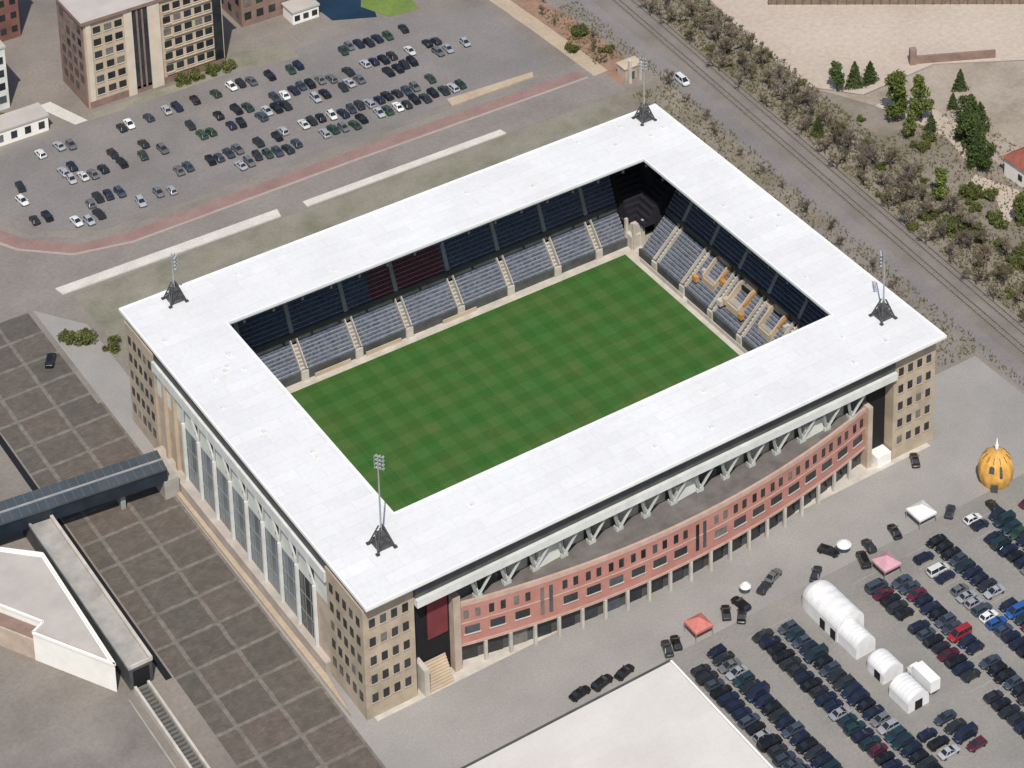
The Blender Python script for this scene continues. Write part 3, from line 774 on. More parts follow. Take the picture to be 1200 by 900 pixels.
local(Rp, MB().box(-102.6,-102.1,-90,-20.5,0,1.5).build('side_wall', M['pale_conc']))
local(Rp, MB().box(-99.9,-99.4,-90,-20.5,0,1.5).build('side_wall', M['pale_conc']))
m = MB()
for k in range(60): m.box(-102.05,-99.95,-21.2-k*1.15,-20.6-k*1.15,.02,.75)
local(Rp, m.build('treads', M['grey_tread']))
local(Rp, MB().box(-102.06,-99.94,-90,-20.5,.01,.06).build('stair_bed', M['black']))
local(Rp, MB().box(-104.5,-104.2,-60,-22,0,.5).build('kerb_rail', M['mid_conc']))

# blue-grey footbridge to the stadium
Br = thing('footbridge', (-91,32,0), 'covered blue-grey footbridge spanning the brown paving to the stadium side', 'footbridge')
p0 = Vector((-125,35.6)); p1 = Vector((-73.4,29.5)); dv = (p1-p0).normalized(); nv = Vector((-dv.y,dv.x)); mid = (p0+p1)/2; hl = (p1-p0).length/2
M['bridge_roof'] = vary('blue_grey_metal_roof', (.078,.092,.105), .2, .2, .4, .2)
M['bridge_seam'] = vary('roof_seam_metal', (.12,.14,.16), .2, .5, .5)
M['bridge_side'] = vary('shaded_navy_cladding', (.022,.03,.042), .3, .3, .4)  # dark tone takes in the shaded side and the shadow beneath the bridge
local(Br, MB().obox(mid, dv, nv, hl, 3.1, 4.2, 7.4).build('side_cladding', M['bridge_side']))
local(Br, MB().obox(mid, dv, nv, hl, 3.4, 7.4, 7.8).build('roof', M['bridge_roof']))
local(Br, MB().obox(mid, dv, nv, hl, .22, 7.8, 8.0).build('roof_ridge', M['grey_conc']))
sm_ = MB()
for k in range(28):
    c = p0 + dv*(k+.5)*(2*hl/28); sm_.obox(c, nv, dv, 3.35, .05, 7.8, 7.86)
local(Br, sm_.build('roof_seams', M['bridge_seam']))
for tt in (.12,.5,.82):
    c = p0 + (p1-p0)*tt
    local(Br, MB().obox(c, dv, nv, .5, 1.8, 0, 4.6).build('pier', M['grey_conc']))
Ls = thing('bridge_landing', (-72.5,30,0), 'pale concrete landing where the blue-grey footbridge meets the stadium', 'landing')
local(Ls, MB().box(-74.6,-71.3,26.3,34.0,0,4.5).build('wall', M['mid_conc']))
local(Ls, MB().box(-74.8,-71.2,26.1,34.2,4.5,4.58).build('deck', M['pale_conc'])) if False else None

Fe = thing('board_fence', (195,85,0), 'long brown board fence along the top edge of the sand field', 'fence')
fa = Vector((150,117)); fb = Vector((240,54)); fd = (fb-fa).normalized()
local(Fe, MB().obox((fa+fb)/2, fd, (-fd.y,fd.x), (fb-fa).length/2, .08, .1, 2.4).build('boards', M['fence_wood']))
for k in range(46):
    c = fa+(fb-fa)*(k/45)+Vector((fd.y,-fd.x))*.16
    local(Fe, MB().obox(c, fd, (-fd.y,fd.x), .1, .07, 0, 2.7).build('post', M['bark']))
# low wall on the sand field and the house beyond
Lw = thing('garden_wall', (171,63,0), 'low brown wall with a thick end post on the edge of the sand field', 'wall')
a = Vector((163.5,69.4)); c = Vector((184,59.0)); d_ = (c-a).normalized()
local(Lw, MB().obox((a+c)/2, d_, (-d_.y,d_.x), (c-a).length/2, .4, 0, 2.2).build('wall', M['brown_wall']))
local(Lw, MB().obox(a, d_, (-d_.y,d_.x), .9, .9, 0, 4.6).build('end_post', M['brown_wall']))
Hs = thing('house', (156,11,0), 'white walled house with a red tiled roof at the right edge', 'house')
local(Hs, MB().box(149,162,4,15,0,5.4).build('wall', M['white_render']))
local(Hs, MB().add([(148.4,3.4,5.4),(162.6,3.4,5.4),(162.6,15.6,5.4),(148.4,15.6,5.4),(151.5,9.5,10.2),(162.6,9.5,10.2)],
     [(0,1,5,4),(2,3,4,5),(3,0,4),(1,2,5),(3,2,1,0)]).build('roof', M['red_tile']))
local(Hs, MB().box(154,155.2,10.5,11.7,8.5,11.4).build('chimney', M['brown_wall']))
for x in (151.5,155,158.5):
    w = link('window', win_mesh(1.4,1.6)); local(Hs, w); w.location = (x,4,1.6)
w = link('window', win_mesh(1.4,1.6)); local(Hs, w); w.location = (149,9,1.6); w.rotation_euler = (0,0,R(-90))

# ------------------------------------------------------------------ tents
M['brown_strap'] = vary('brown_strap', (.20,.11,.04), .3, 1)
Yt = thing('inflatable_dome', (72.2,-70.6,0), 'orange-yellow ribbed inflatable dome with dark openings and a white tip', 'inflatable tent')
n = 24; m = MB(); prof = [(3.5,0.02),(4.15,1.6),(4.35,3.4),(4.05,5.4),(3.3,7.0),(2.1,8.2),(.8,8.8),(.25,8.95)]
vs = []
for r, z in prof:
    for k in range(48):
        t_ = 2*math.pi*k/48; rr = r*(1-.055*(k%4 == 0)-.02*(k%4 in (1,3))); vs.append((rr*math.cos(t_), rr*math.sin(t_), z))
fcs = [(j*48+k, j*48+(k+1)%48, (j+1)*48+(k+1)%48, (j+1)*48+k) for j in range(len(prof)-1) for k in range(48)] + [tuple((len(prof)-1)*48+k for k in range(48))]
m.add(vs, fcs); m.build('canopy', M['yellow_pvc'], Yt, smooth=True)
Yt.scale = (.9,.9,.9)
MB().lathe([(.55,8.85),(.42,9.6),(.5,10.2),(.16,11.2),(.05,12.2)], 12).build('finial', M['white_paint'], Yt, smooth=True)
for k in range(12):
    t_ = 2*math.pi*k/12+.13; MB().bar((math.cos(t_)*2.3,math.sin(t_)*2.3,8.12),(math.cos(t_)*3.35,math.sin(t_)*3.35,6.98),.16,.1).build('rib_strap', M['brown_strap'], Yt)
for az, ow, z0_, z1_ in ((214,.62,5.0,6.5),(247,.34,3.9,6.6)):
    a = R(az); u = Vector((math.cos(a), math.sin(a), 0)); s_ = Vector((-u.y,u.x,0))
    m = MB(); c0 = u*4.2
    pts = [(-ow,z0_),(ow,z0_),(ow,(z0_+z1_)/2+.4),(ow*.6,z1_),(-ow*.6,z1_),(-ow,(z0_+z1_)/2+.4)]
    def P(px, z, o): 
        rr = 4.36-.16*max(0,z-3.4)**1.35
        return u*(rr+o) + s_*px + Vector((0,0,z))
    m.add([P(px,z,.06) for px,z in pts] + [P(px,z,-.5) for px,z in pts], [tuple(range(6))] + [(i,(i+1)%6,6+(i+1)%6,6+i) for i in range(6)])
    m.build('opening', M['dark_clad'], Yt)
a = R(226); u = Vector((math.cos(a), math.sin(a), 0)); s_ = Vector((-u.y,u.x,0))
MB().add([u*4.5+s_*-.8, u*4.5+s_*.8, u*4.6+s_*.8+Vector((0,0,2.1)), u*4.6+s_*-.8+Vector((0,0,2.1)), u*3.4+s_*-.8, u*3.4+s_*.8, u*3.6+s_*.8+Vector((0,0,2.1)), u*3.6+s_*-.8+Vector((0,0,2.1))],
         [(0,1,2,3),(4,7,6,5),(0,4,5,1),(1,5,6,2),(2,6,7,3),(3,7,4,0)]).build('entrance', M['dark_clad'], Yt)

def barrel_tent(x0,x1,y0,y1,h,label,name='marquee',round_end=True):
    o = thing(name, ((x0+x1)/2,(y0+y1)/2,0), label, 'marquee')
    m = MB(); w = (x1-x0)/2; ns = 16
    secs = []
    ys_ = [y0+(y1-y0)*k/12 for k in range(13)]
    for k, y in enumerate(ys_):
        f = 1.0
        if round_end and k >= 9: f = math.sqrt(max(.02, 1-((k-8.6)/3.6)**2))
        sag = 1 - .013*(k % 2)
        row = []
        for j in range(ns+1):
            t_ = math.pi*j/ns
            xx = -w*math.cos(t_)*(.55+.45*f); zz = (h*.42 + h*.58*math.sin(t_)**.9)*(.5+.5*f)*sag if 0 < j < ns else 0.02
            row.append((xx, y-(y0+y1)/2, zz))
        secs.append(row)
    vs = [p for r_ in secs for p in r_]
    fs_ = [(k*(ns+1)+j, k*(ns+1)+j+1, (k+1)*(ns+1)+j+1, (k+1)*(ns+1)+j) for k in range(12) for j in range(ns)]
    fs_ += [tuple(range(ns+1)), tuple(12*(ns+1)+ns-j for j in range(ns+1))]
    m.add(vs, [f[::-1] for f in fs_])
    m.build('canopy', M['tent_white'], o, smooth=False)
    return o
M['tent_white'] = vary('white_tent_fabric', (.70,.695,.68), .09, .5, .7)
mt = barrel_tent(15.6,22.4,-88.5,-75.6,5.6,'largest white marquee with a rounded barrel roof between the car rows')
for y in (-4.6,-1.2): MB().box(-3.52,-3.38,y-1.3,y+.2,.03,2.2).build('opening', M['black'], mt)
MB().box(1.0,1.8,-6.56,-6.44,.03,2.6).build('opening', M['black'], mt)
mt2 = barrel_tent(15.8,20.6,-94.4,-88.6,4.4,'middle-sized white marquee at the lower end of the big barrel marquee', round_end=False)
MB().box(-2.2,-2.06,-1.6,1.0,.03,1.9).build('opening', M['black'], mt2)

mt3 = barrel_tent(16.0,21.0,-102.6,-96.6,3.6,'small rounded white marquee below the two joined barrel marquees')
MB().box(-2.52,-2.4,-2.0,-.2,.03,1.9).build('opening', M['black'], mt3)
mt4 = barrel_tent(15.2,20.4,-111.2,-105.4,3.8,'lowest white marquee with flat ends, left of the white box truck', round_end=False)
MB().box(-.9,.9,-2.97,-2.88,.03,2.1).build('opening', M['black'], mt4)
# white gazebo / parasols
def gazebo(x,y,s,label,mat,name='gazebo',cat='gazebo',h=2.6):
    o = thing(name,(x,y,0),label,cat)
    MB().add([(-s,-s,h),(s,-s,h),(s,s,h),(-s,s,h),(0,0,h+1.5),(-s,-s,h-.5),(s,-s,h-.5),(s,s,h-.5),(-s,s,h-.5)],
             [(0,1,4),(1,2,4),(2,3,4),(3,0,4),(5,6,1,0),(6,7,2,1),(7,8,3,2),(8,5,0,3)]).build('canopy', mat, o)
    for sx, sy in ((-1,-1),(1,-1),(1,1),(-1,1)):
        MB().box(sx*(s-.1)-.05,sx*(s-.1)+.05,sy*(s-.1)-.05,sy*(s-.1)+.05,0,h).build('leg', M['steel'], o)
    return o
def parasol(x,y,r,label,mat):
    o = thing('parasol',(x,y,0),label,'parasol')
    MB().lathe([(r,2.5),(r*.97,2.62),(r*.5,3.25),(.08,3.6)],12).build('canopy',mat,o)
    MB().tube((0,0,0),(0,0,3.7),.06,.05,8).build('pole',M['steel'],o)
    MB().lathe([(.45,0),(.45,.12),(.1,.2)],10).build('base',M['grey_conc'],o)
M['red_cloth'] = vary('faded_red_canvas', (.50,.17,.14), .15, .6)
M['pink_cloth'] = vary('pink_canvas', (.50,.28,.32), .15, .6)
gazebo(51.4,-71.0,2.3,'white gazebo standing alone between the brick front and the car rows',M['tent_white'])
gazebo(-5.2,-70.6,2.1,'faded red gazebo at the stadium end of the row by the pale flat roof',M['red_cloth'])
gazebo(36.0,-78.6,2.2,'pink gazebo among the parked cars beside the white marquee',M['pink_cloth'])
parasol(32.0,-69.6,1.6,'white parasol on the plaza at the head of the car rows',M['tent_white'])
parasol(8.4,-67.6,1.2,'small white parasol on the plaza in front of the brick range',M['tent_white'])

# ------------------------------------------------------------------ vehicles
PAL = {'navy':(.012,.018,.045),'black':(.008,.008,.010),'charcoal':(.025,.027,.03),'teal':(.015,.04,.05),'slate':(.05,.065,.09),
       'silver':(.38,.39,.41),'white':(.72,.72,.70),'red':(.30,.02,.025),'blue':(.02,.09,.30),'maroon':(.10,.015,.03),'grey':(.14,.145,.15),'green':(.03,.07,.04),'pink':(.42,.24,.27),'beige':(.42,.37,.29)}
def car_meshes(style):
    if style == 'hatchback': Lh,W,belt,top,hood,cab = 2.0,.86,.92,1.48,.86,(-1.9,-1.45,.35,1.05)
    elif style == 'saloon':  Lh,W,belt,top,hood,cab = 2.28,.88,.90,1.42,.84,(-1.55,-.85,.40,1.15)
    elif style == 'estate':  Lh,W,belt,top,hood,cab = 2.28,.88,.92,1.48,.86,(-2.15,-1.75,.40,1.15)
    else:                    Lh,W,belt,top,hood,cab = 2.45,.96,1.15,2.0,1.05,(-2.4,-2.3,.95,1.75)
    # lower body: loft of rounded sections along x (front = +x)
    st = [(-Lh,.80,.55,belt-.12),(-Lh+.12,.93,.35,belt-.02),(-Lh+.6,1,.28,belt),(cab[0] if style!='van' else -1.5,1,.26,belt),(0,1,.25,belt),(cab[3],1,.26,belt-.01),(Lh-.55,.97,.28,hood),(Lh-.12,.88,.36,hood-.12),(Lh,.74,.5,hood-.26)]
    st = sorted(st, key=lambda s: s[0])
    m = MB(); vs = []; k = 9
    for x,wf,zl,zt in st:
        w = W*wf
        for yy, zz in ((0,zl),(w*.8,zl),(w,zl+.16),(w*1.0,(zl+zt)/2+.08),(w*.95,zt-.05),(w*.80,zt),(0,zt+.02)):
            vs.append((x,yy,zz))
    def mir(seg): pass
    full = []
    for i in range(len(st)):
        half = vs[i*7:(i+1)*7]; full += half + [(x,-y,z) for x,y,z in half[-2:0:-1]]
    nrow = 12
    fs_ = [(i*nrow+j, (i+1)*nrow+j, (i+1)*nrow+(j+1)%nrow, i*nrow+(j+1)%nrow) for i in range(len(st)-1) for j in range(nrow)]
    fs_ += [tuple(range(nrow)), tuple((len(st)-1)*nrow+nrow-1-j for j in range(nrow))]
    m.add(full, [f[::-1] for f in fs_])
    # roof panel and pillars
    r0, r1, r2, r3 = cab; wr = W*.70; wb = W*.90
    x_a, x_b = r1, r2-.25
    m.add([(x_a,-wr,top-.03),(x_b,-wr,top-.03),(x_b,wr,top-.03),(x_a,wr,top-.03),(x_a+.1,-wr*.85,top+.02),(x_b-.1,-wr*.85,top+.02),(x_b-.1,wr*.85,top+.02),(x_a+.1,wr*.85,top+.02)],
          [(0,1,5,4),(1,2,6,5),(2,3,7,6),(3,0,4,7),(4,5,6,7),(3,2,1,0)])
    for s_ in (-1,1):
        m.bar((r3,s_*wb,belt-.03),(x_b,s_*wr,top-.02),.09,.07); m.bar((r0,s_*wb,belt-.03),(x_a,s_*wr,top-.02),.12,.08)
        m.bar(((r3+r0)/2-.1,s_*(wb+.0),belt-.03),((r3+r0)/2-.1,s_*wr,top-.02),.09,.06)
        m.box(r3-.35,r3-.15,s_*(W+.09)-.08,s_*(W+.09)+.08,belt-.02,belt+.12)
    body = m.mesh('body', M['car_paint'])
    g = MB().add([(r0+.02,-wb+.03,belt-.03),(r3-.02,-wb+.03,belt-.03),(r3-.02,wb-.03,belt-.03),(r0+.02,wb-.03,belt-.03),
                  (x_a,-wr+.02,top-.035),(x_b,-wr+.02,top-.035),(x_b,wr-.02,top-.035),(x_a,wr-.02,top-.035)],
                 [(0,1,5,4),(1,2,6,5),(2,3,7,6),(3,0,4,7),(4,5,6,7),(3,2,1,0)]).mesh('windows', M['glass_car'])
    wh = MB().tube((0,-.10,0),(0,.10,0),.31,.31,12).mesh('wheel', M['rubber'])
    hl = MB().box(-.14,.06,-.17,.17,-.08,.08).mesh('headlight', M['lamp'])
    return body, g, wh, hl, (Lh, W, hood)
STY = {s: car_meshes(s) for s in ('hatchback','saloon','estate','van')}
def proto(style, lights):
    body, g, wh, hl, (Lh,W,hood) = STY[style]
    r = bpy.data.objects.new('parked_car', None)
    parts = [('body',body,(0,0,0)),('windows',g,(0,0,0))]
    for sx in (-1,1):
        for sy in (-1,1): parts.append(('wheel',wh,(sx*(Lh-.78),sy*(W-.10),.31)))
    if lights:
        for sy in (-1,1): parts.append(('headlight',hl,(Lh-.10,sy*W*.58,hood-.22)))
    return parts
PR = {(s,l): proto(s,l) for s in STY for l in (0,1)}
def car(x, y, rz, style, colour, label, group, lights=1):
    e = bpy.data.objects.new('parked_van' if style == 'van' else 'parked_car', None); COL.objects.link(e)
    q = random.uniform(1.0,1.05); e.location = (x,y,.004); e.rotation_euler = (0,0,rz); e.empty_display_size = .5; e.scale = (q,q*random.uniform(.98,1.04),q*random.uniform(.98,1.06))
    tag(e, label, 'van' if style == 'van' else 'car', group)
    c = PAL[colour]; j = random.uniform(.8,1.25)
    for nm, me, loc in PR[(style,lights)]:
        o = bpy.data.objects.new(nm, me); COL.objects.link(o); o.parent = e; o.location = loc
        o.color = (c[0]*j,c[1]*j,c[2]*j,1)
    return e
DARK = ['navy']*7+['black']*5+['charcoal']*4+['teal']*2+['slate']*4+['grey']*1
def in_view(x, y):
    yaw, pit, rol, f = 0.941394, 0.349194, 0.007262, 3218.232
    d = Vector((x,y,.8)) - Vector((-254.829,-426.714,396.419))
    fw = Vector((math.cos(pit)*math.cos(yaw), math.cos(pit)*math.sin(yaw), -math.sin(pit)))
    r0 = Vector((math.sin(yaw), -math.cos(yaw), 0)); u0 = r0.cross(fw)
    a = r0*math.cos(rol)+u0*math.sin(rol); b = u0*math.cos(rol)-r0*math.sin(rol); z = d.dot(fw)
    px = 874.55+f*d.dot(a)/z; py = -580.33-f*d.dot(b)/z
    return -14 < px < 1214 and -14 < py < 916
def row(x, y0, y1, face, rowname, line, special={}, skip=(), step=2.27, jit=.1):
    k = 0; y = y0; idx = 0
    while y > y1:
        if k not in skip and in_view(x,y):
            sty = random.choice(['hatchback','hatchback','saloon','estate','estate','hatchback','van' if random.random()<.12 else 'saloon'])
            col = random.choice(DARK)
            if k in special: col, sty = special[k]
            lab = f'{col} {sty}, {ORD[idx]} from the stadium, {line} line of the {rowname}'
            car(x+random.uniform(-jit,jit), y, R(0 if face > 0 else 180)+random.uniform(-.05,.05), sty, col, lab, 'cars parked in rows beside the stadium'); idx += 1
        y -= step; k += 1
LOT = 'cars parked in rows beside the stadium'
row(-10.85,-79.5,-121, 1,'row beside the pale roof','left',{9:('silver','hatchback'),12:('slate','estate')})
row(-5.6,-77.2,-121,-1,'row beside the pale roof','right',{6:('navy','van'),3:('silver','saloon')})
row(4.5,-79.0,-124, 1,'row left of the marquees','left',{11:('silver','saloon'),16:('maroon','hatchback')})
row(9.7,-80.2,-126,-1,'row left of the marquees','right',{14:('silver','estate'),4:('teal','van')})
row(31.15,-81.5,-140, 1,'row right of the marquees','left',{0:('slate','van'),1:('maroon','saloon'),10:('maroon','saloon')},skip=(5,14,15))
row(36.35,-83.2,-140,-1,'row right of the marquees','right',{8:('red','van'),2:('maroon','saloon')},skip=(11,))
row(44.4,-80.5,-132, 1,'third row from the marquees','left',{2:('white','van'),6:('silver','saloon'),7:('silver','hatchback'),9:('white','hatchback'),10:('blue','estate')},skip=(1,4))
row(49.6,-78.2,-132,-1,'third row from the marquees','right',{8:('silver','saloon'),11:('blue','van'),13:('maroon','saloon'),14:('red','estate')},skip=(9,))
row(60.0,-77.5,-112, 1,'row nearest the yellow dome','left',{0:('white','hatchback'),4:('teal','van')},skip=(2,))
row(65.0,-79.5,-112,-1,'row nearest the yellow dome','right',{1:('teal','van'),3:('green','hatchback')},skip=())
row(73.0,-80.5,-100, 1,'row behind the yellow dome','left',{0:('maroon','saloon'),1:('red','hatchback'),2:('silver','hatchback')})
# the row below the marquees
for k, (x,y,c,s) in enumerate([(14.6,-117.8,'navy','hatchback'),(20.0,-116.5,'slate','saloon'),(15.0,-120.6,'black','estate'),(20.2,-119.2,'charcoal','saloon'),(20.3,-122.0,'navy','van'),(15.2,-123.4,'silver','saloon'),(20.6,-125,'maroon','hatchback')]):
    car(x,y,R(0 if x<17 else 180),s,c,f'{c} {s}, {ORD[k]} of the cluster parked below the white marquees',LOT)
# plaza strays
for x,y,a,s,c,lab in [
    (2.2,-69.6,60,'hatchback','black','black hatchback nearest the brick front in the group by the red gazebo'),
    (4.4,-72.0,50,'saloon','black','black saloon at the head of the row left of the marquees'),
    (6.0,-69.4,95,'estate','black','black estate turned across the group of cars near the red gazebo'),
    (-10.6,-70.6,70,'hatchback','black','black hatchback parked left of the faded red gazebo'),
    (-12.9,-70.9,70,'saloon','charcoal','charcoal saloon beside the upper corner of the pale flat roof'),
    (-23.2,-71.2,15,'saloon','black','black saloon parked along the pale roof, nearest its upper corner'),
    (-28.2,-71.0,12,'estate','black','black estate in the middle of three cars along the pale roof'),
    (-33.2,-70.8,8,'saloon','black','black saloon along the pale roof, furthest from the car rows'),
    (29.6,-67.6,-60,'estate','black','black estate standing alone beside the white parasol'),
    (23.4,-71.4,40,'saloon','charcoal','charcoal saloon just above the rounded end of the big marquee'),
    (33.8,-73.8,70,'van','black','black van between the white parasol and the pink gazebo'),
    (37.3,-71.2,80,'hatchback','charcoal','charcoal hatchback below the white gazebo, left of its pair'),
    (44.3,-71.0,75,'saloon','black','black saloon directly left of the white gazebo on the plaza'),
    (57.6,-73.0,40,'hatchback','charcoal','charcoal hatchback between the white gazebo and the yellow dome'),
    (16.0,-66.8,20,'saloon','grey','grey saloon on the plaza in front of the middle of the brick range'),
    (12.6,-68.4,25,'hatchback','charcoal','charcoal hatchback on the plaza right of the small white parasol'),
    (61.8,-56.2,60,'saloon','black','black saloon at the foot of the right front corner tower'),
    (66.0,-77.0,80,'hatchback','black','black hatchback parked at the foot of the yellow dome'),
    (-76.4,83.5,60,'van','black','black van on the brown paving near the left roof corner'),
    (107.2,97.5,-92,'van','white','white van on the service road beyond the far roof corner')]:
    car(x,y,R(a),s,c,lab,None) if False else car(x,y,R(a),s,c,lab,'stray cars on the plaza')
M['box_white'] = vary('white_box_body', (.74,.74,.72), .06, .5, .5)
def box_truck(x,y,rz,label,Lb=5.2):
    o = thing('box_truck',(x,y,0),label,'box truck',None,R(rz))
    MB().box(-Lb/2,Lb/2,-1.2,1.2,.9,3.5).build('cargo_box',M['box_white'],o)
    MB().prism([(Lb/2+.15,-1.1),(Lb/2+1.7,-1.0),(Lb/2+1.9,-.8),(Lb/2+1.9,.8),(Lb/2+1.7,1.0),(Lb/2+.15,1.1)],.5,1.5).add(
        [(Lb/2+.15,-1.08,1.5),(Lb/2+1.75,-.95,1.5),(Lb/2+1.75,.95,1.5),(Lb/2+.15,1.08,1.5),(Lb/2+.2,-.95,2.5),(Lb/2+1.2,-.85,2.5),(Lb/2+1.2,.85,2.5),(Lb/2+.2,.95,2.5)],
        [(0,1,5,4),(2,3,7,6),(3,0,4,7),(4,5,6,7)]).build('cab',M['box_white'],o)
    MB().add([(Lb/2+1.77,-.9,1.52),(Lb/2+1.77,.9,1.52),(Lb/2+1.24,.8,2.45),(Lb/2+1.24,-.8,2.45)],[(0,1,2,3)]).build('windscreen',M['glass_car'],o)
    MB().box(-Lb/2,Lb/2+.2,-.5,.5,.55,.88).build('chassis',M['dark_steel'],o)
    for xx in (-Lb/2+1.0,Lb/2+.9):
        for s_ in (-1,1): MB().tube((xx,s_*1.12,.45),(xx,s_*.82,.45),.45,.45,12).build('wheel',M['rubber'],o)
box_truck(22.6,-107.6,90,'narrow white box truck standing right of the square white marquee',5.6)

# far car park
lotrows = [(130.0,-50,60,'front'),(136.6,-58,66,'second'),(147.5,-60,72,'third'),(153.2,-58,66,'fourth'),(163.5,-46,60,'fifth')]
FP = ['black']*5+['charcoal']*4+['navy']*3+['grey']*3+['silver']*3+['white']*3+['slate']*2+['green']
FARG = 'cars scattered over the far car park'
rngf = random.Random(21)
for y,x0,x1,rn in lotrows:
    x = x0; i = 0
    while x < x1 and i < 29:
        dens = .58 if x < 0 else .72
        if y in (147.5,153.0,163.5) and x > 12: dens = .75
        if rngf.random() < dens and in_view(x,y):
            s = rngf.choice(['hatchback','saloon','estate','saloon','hatchback']); c = rngf.choice(FP)
            car(x+rngf.uniform(-.3,.3), y+rngf.uniform(-.9,.9), R(rngf.choice((90,-90)))+rngf.uniform(-.1,.1), s, c,
                f'{c} {s}, {ORD[i]} from the left in the {rn} row of the far car park', FARG, 0); i += 1
        x += 2.7
bl = MB()
for x in (-8.45,6.95,33.7,47.0,62.5):
    y = -77.5
    while y > -135:
        bl.add([(x-5.2,y-.05,.006),(x+5.2,y-.05,.006),(x+5.2,y+.05,.006),(x-5.2,y+.05,.006)],[(0,1,2,3)]); y -= 2.27
bl.build('bay_markings', M['paint_line'], kind='structure')

# ------------------------------------------------------------------ trees
def leaf_cloud(rng, n, fn, size, flat=.5):
    m = MB()
    for _ in range(n):
        p = Vector(fn()); s = size*rng.uniform(.6,1.3)
        a = Vector((rng.gauss(0,1),rng.gauss(0,1),rng.gauss(0,flat))).normalized(); b = a.orthogonal().normalized()
        q = Matrix.Rotation(rng.uniform(0,6.28), 3, a); b = q @ b; c = a.cross(b)
        m.add([p+b*s, p+c*s*.7, p-b*s, p-c*s*.7], [(0,1,2,3)])
    return m
def fir_variant(seed):
    rng = random.Random(seed); h = 8.6; rad = 3.4
    def fn():
        z = h*(.1+.9*rng.random()**1.35); lay = .86+.2*math.sin(z*4.3+seed); r = rad*min(1,(1-z/h)*1.35)**.75*lay
        t_ = rng.uniform(0,6.28); lob = .8+.25*math.sin(3*t_+seed)+.15*math.sin(5*t_+z); rr = r*lob*math.sqrt(rng.uniform(.15,1))
        return (rr*math.cos(t_), rr*math.sin(t_), z-.25*rr+.3)
    crown = leaf_cloud(rng, 2200, fn, .34).mesh('crown', M['fir'])
    trunk = MB().tube((0,0,-.1),(0,0,h*.9),.22,.04,8)
    for k in range(10):
        z = h*(.12+.07*k); a = k*2.4; trunk.tube((0,0,z),(math.cos(a)*rad*(1-z/h)*.8,math.sin(a)*rad*(1-z/h)*.8,z-.2),.06,.02,5)
    return crown, trunk.mesh('trunk', M['bark'])
def bare_variant(seed, mat):
    rng = random.Random(seed); h = 7.0
    trunk = MB(); tw = MB()
    def branch(p, d, ln_, r, lev):
        q = p + d*ln_; (trunk if lev < 2 else tw).tube(p, q, r*(1 if lev < 2 else 1.9), r*(.6 if lev < 2 else 1.3), 6 if lev < 2 else 4)
        if lev >= 4: return
        for _ in range(4 if lev < 3 else 5):
            nd = (d + Vector((rng.gauss(0,.55),rng.gauss(0,.55),rng.gauss(.12,.3)))).normalized()
            branch(p + d*ln_*rng.uniform(.55,1), nd, ln_*rng.uniform(.55,.78), r*.52, lev+1)
    branch(Vector((0,0,-.1)), Vector((rng.gauss(0,.05),rng.gauss(0,.05),1)).normalized(), 2.4, .2, 0)
    return tw.mesh('crown', mat), trunk.mesh('trunk', M['bark'])
def bush_variant(seed, mat, w=2.2, h=2.2):
    rng = random.Random(seed)
    cl = [(rng.uniform(-w*.6,w*.6),rng.uniform(-w*.6,w*.6),rng.uniform(.3,h*.7),rng.uniform(.6,1.1)) for _ in range(9)]
    def fn():
        c = rng.choice(cl); v_ = Vector((rng.gauss(0,1),rng.gauss(0,1),rng.gauss(0,1))).normalized()*c[3]*rng.uniform(.5,1)
        return (c[0]+v_.x, c[1]+v_.y, max(.05,c[2]+v_.z*.8))
    crown = leaf_cloud(rng, 1100, fn, .2).mesh('foliage', mat)
    st_ = MB()
    for c in cl: st_.tube((0,0,-.05),(c[0]*.8,c[1]*.8,c[2]),.05,.02,5)
    return crown, st_.mesh('stems', M['bark'])
FIR = [fir_variant(k) for k in (1,2,3)]
BARE = [bare_variant(k, M['twig'] if k % 2 else M['twig2']) for k in (11,12,13,14,15)]
def leafy_variant(seed, mat=None):
    rng = random.Random(seed); cl = []
    for k in range(16):
        z = rng.uniform(2.2,8.6); w_ = 2.3*math.sin(math.pi*min(1,(z-.6)/9.2))**.7; t_ = rng.uniform(0,6.28)
        cl.append((w_*.75*math.cos(t_)*rng.uniform(.3,1),w_*.75*math.sin(t_)*rng.uniform(.3,1),z,rng.uniform(.8,1.5)))
    def fn():
        c = rng.choice(cl); v_ = Vector((rng.gauss(0,1),rng.gauss(0,1),rng.gauss(0,1))).normalized()*c[3]*rng.uniform(.45,1)
        return (c[0]+v_.x, c[1]+v_.y, c[2]+v_.z)
    crown = leaf_cloud(rng, 2400, fn, .27).mesh('crown', mat or M['leaf'])
    tr_ = MB().tube((0,0,-.1),(0,0,6.5),.24,.08,8)
    for c in cl: tr_.tube((0,0,c[2]*.55),(c[0],c[1],c[2]),.08,.03,5)
    return crown, tr_.mesh('trunk', M['bark'])
M['leaf'] = foliage('olive_leaves', (.125,.155,.045), .45)
M['leaf_dark'] = foliage('dark_leaves', (.072,.102,.036), .45)
LEAFY = [leafy_variant(k) for k in (31,32)]
DLEAFY = [leafy_variant(k, M['leaf_dark']) for k in (41,42)]
BUSH = [bush_variant(k, M['bush']) for k in (21,22,23)]
def plant(kind, x, y, s, label, cat, group, sz=None):
    var = {'fir_tree':FIR,'leafy_tree':LEAFY,'dark_tree':DLEAFY,'bare_tree':BARE,'bush':BUSH}[kind]; a, b = random.choice(var)
    e = bpy.data.objects.new(kind, None); COL.objects.link(e)
    e.location = (x,y,0); e.rotation_euler = (0,0,random.uniform(0,6.28)); e.scale = (s,s,sz or s); e.empty_display_size = .5
    tag(e, label, cat, group)
    for me in (a,b):
        o = bpy.data.objects.new(me.name.split('.')[0], me); COL.objects.link(o); o.parent = e
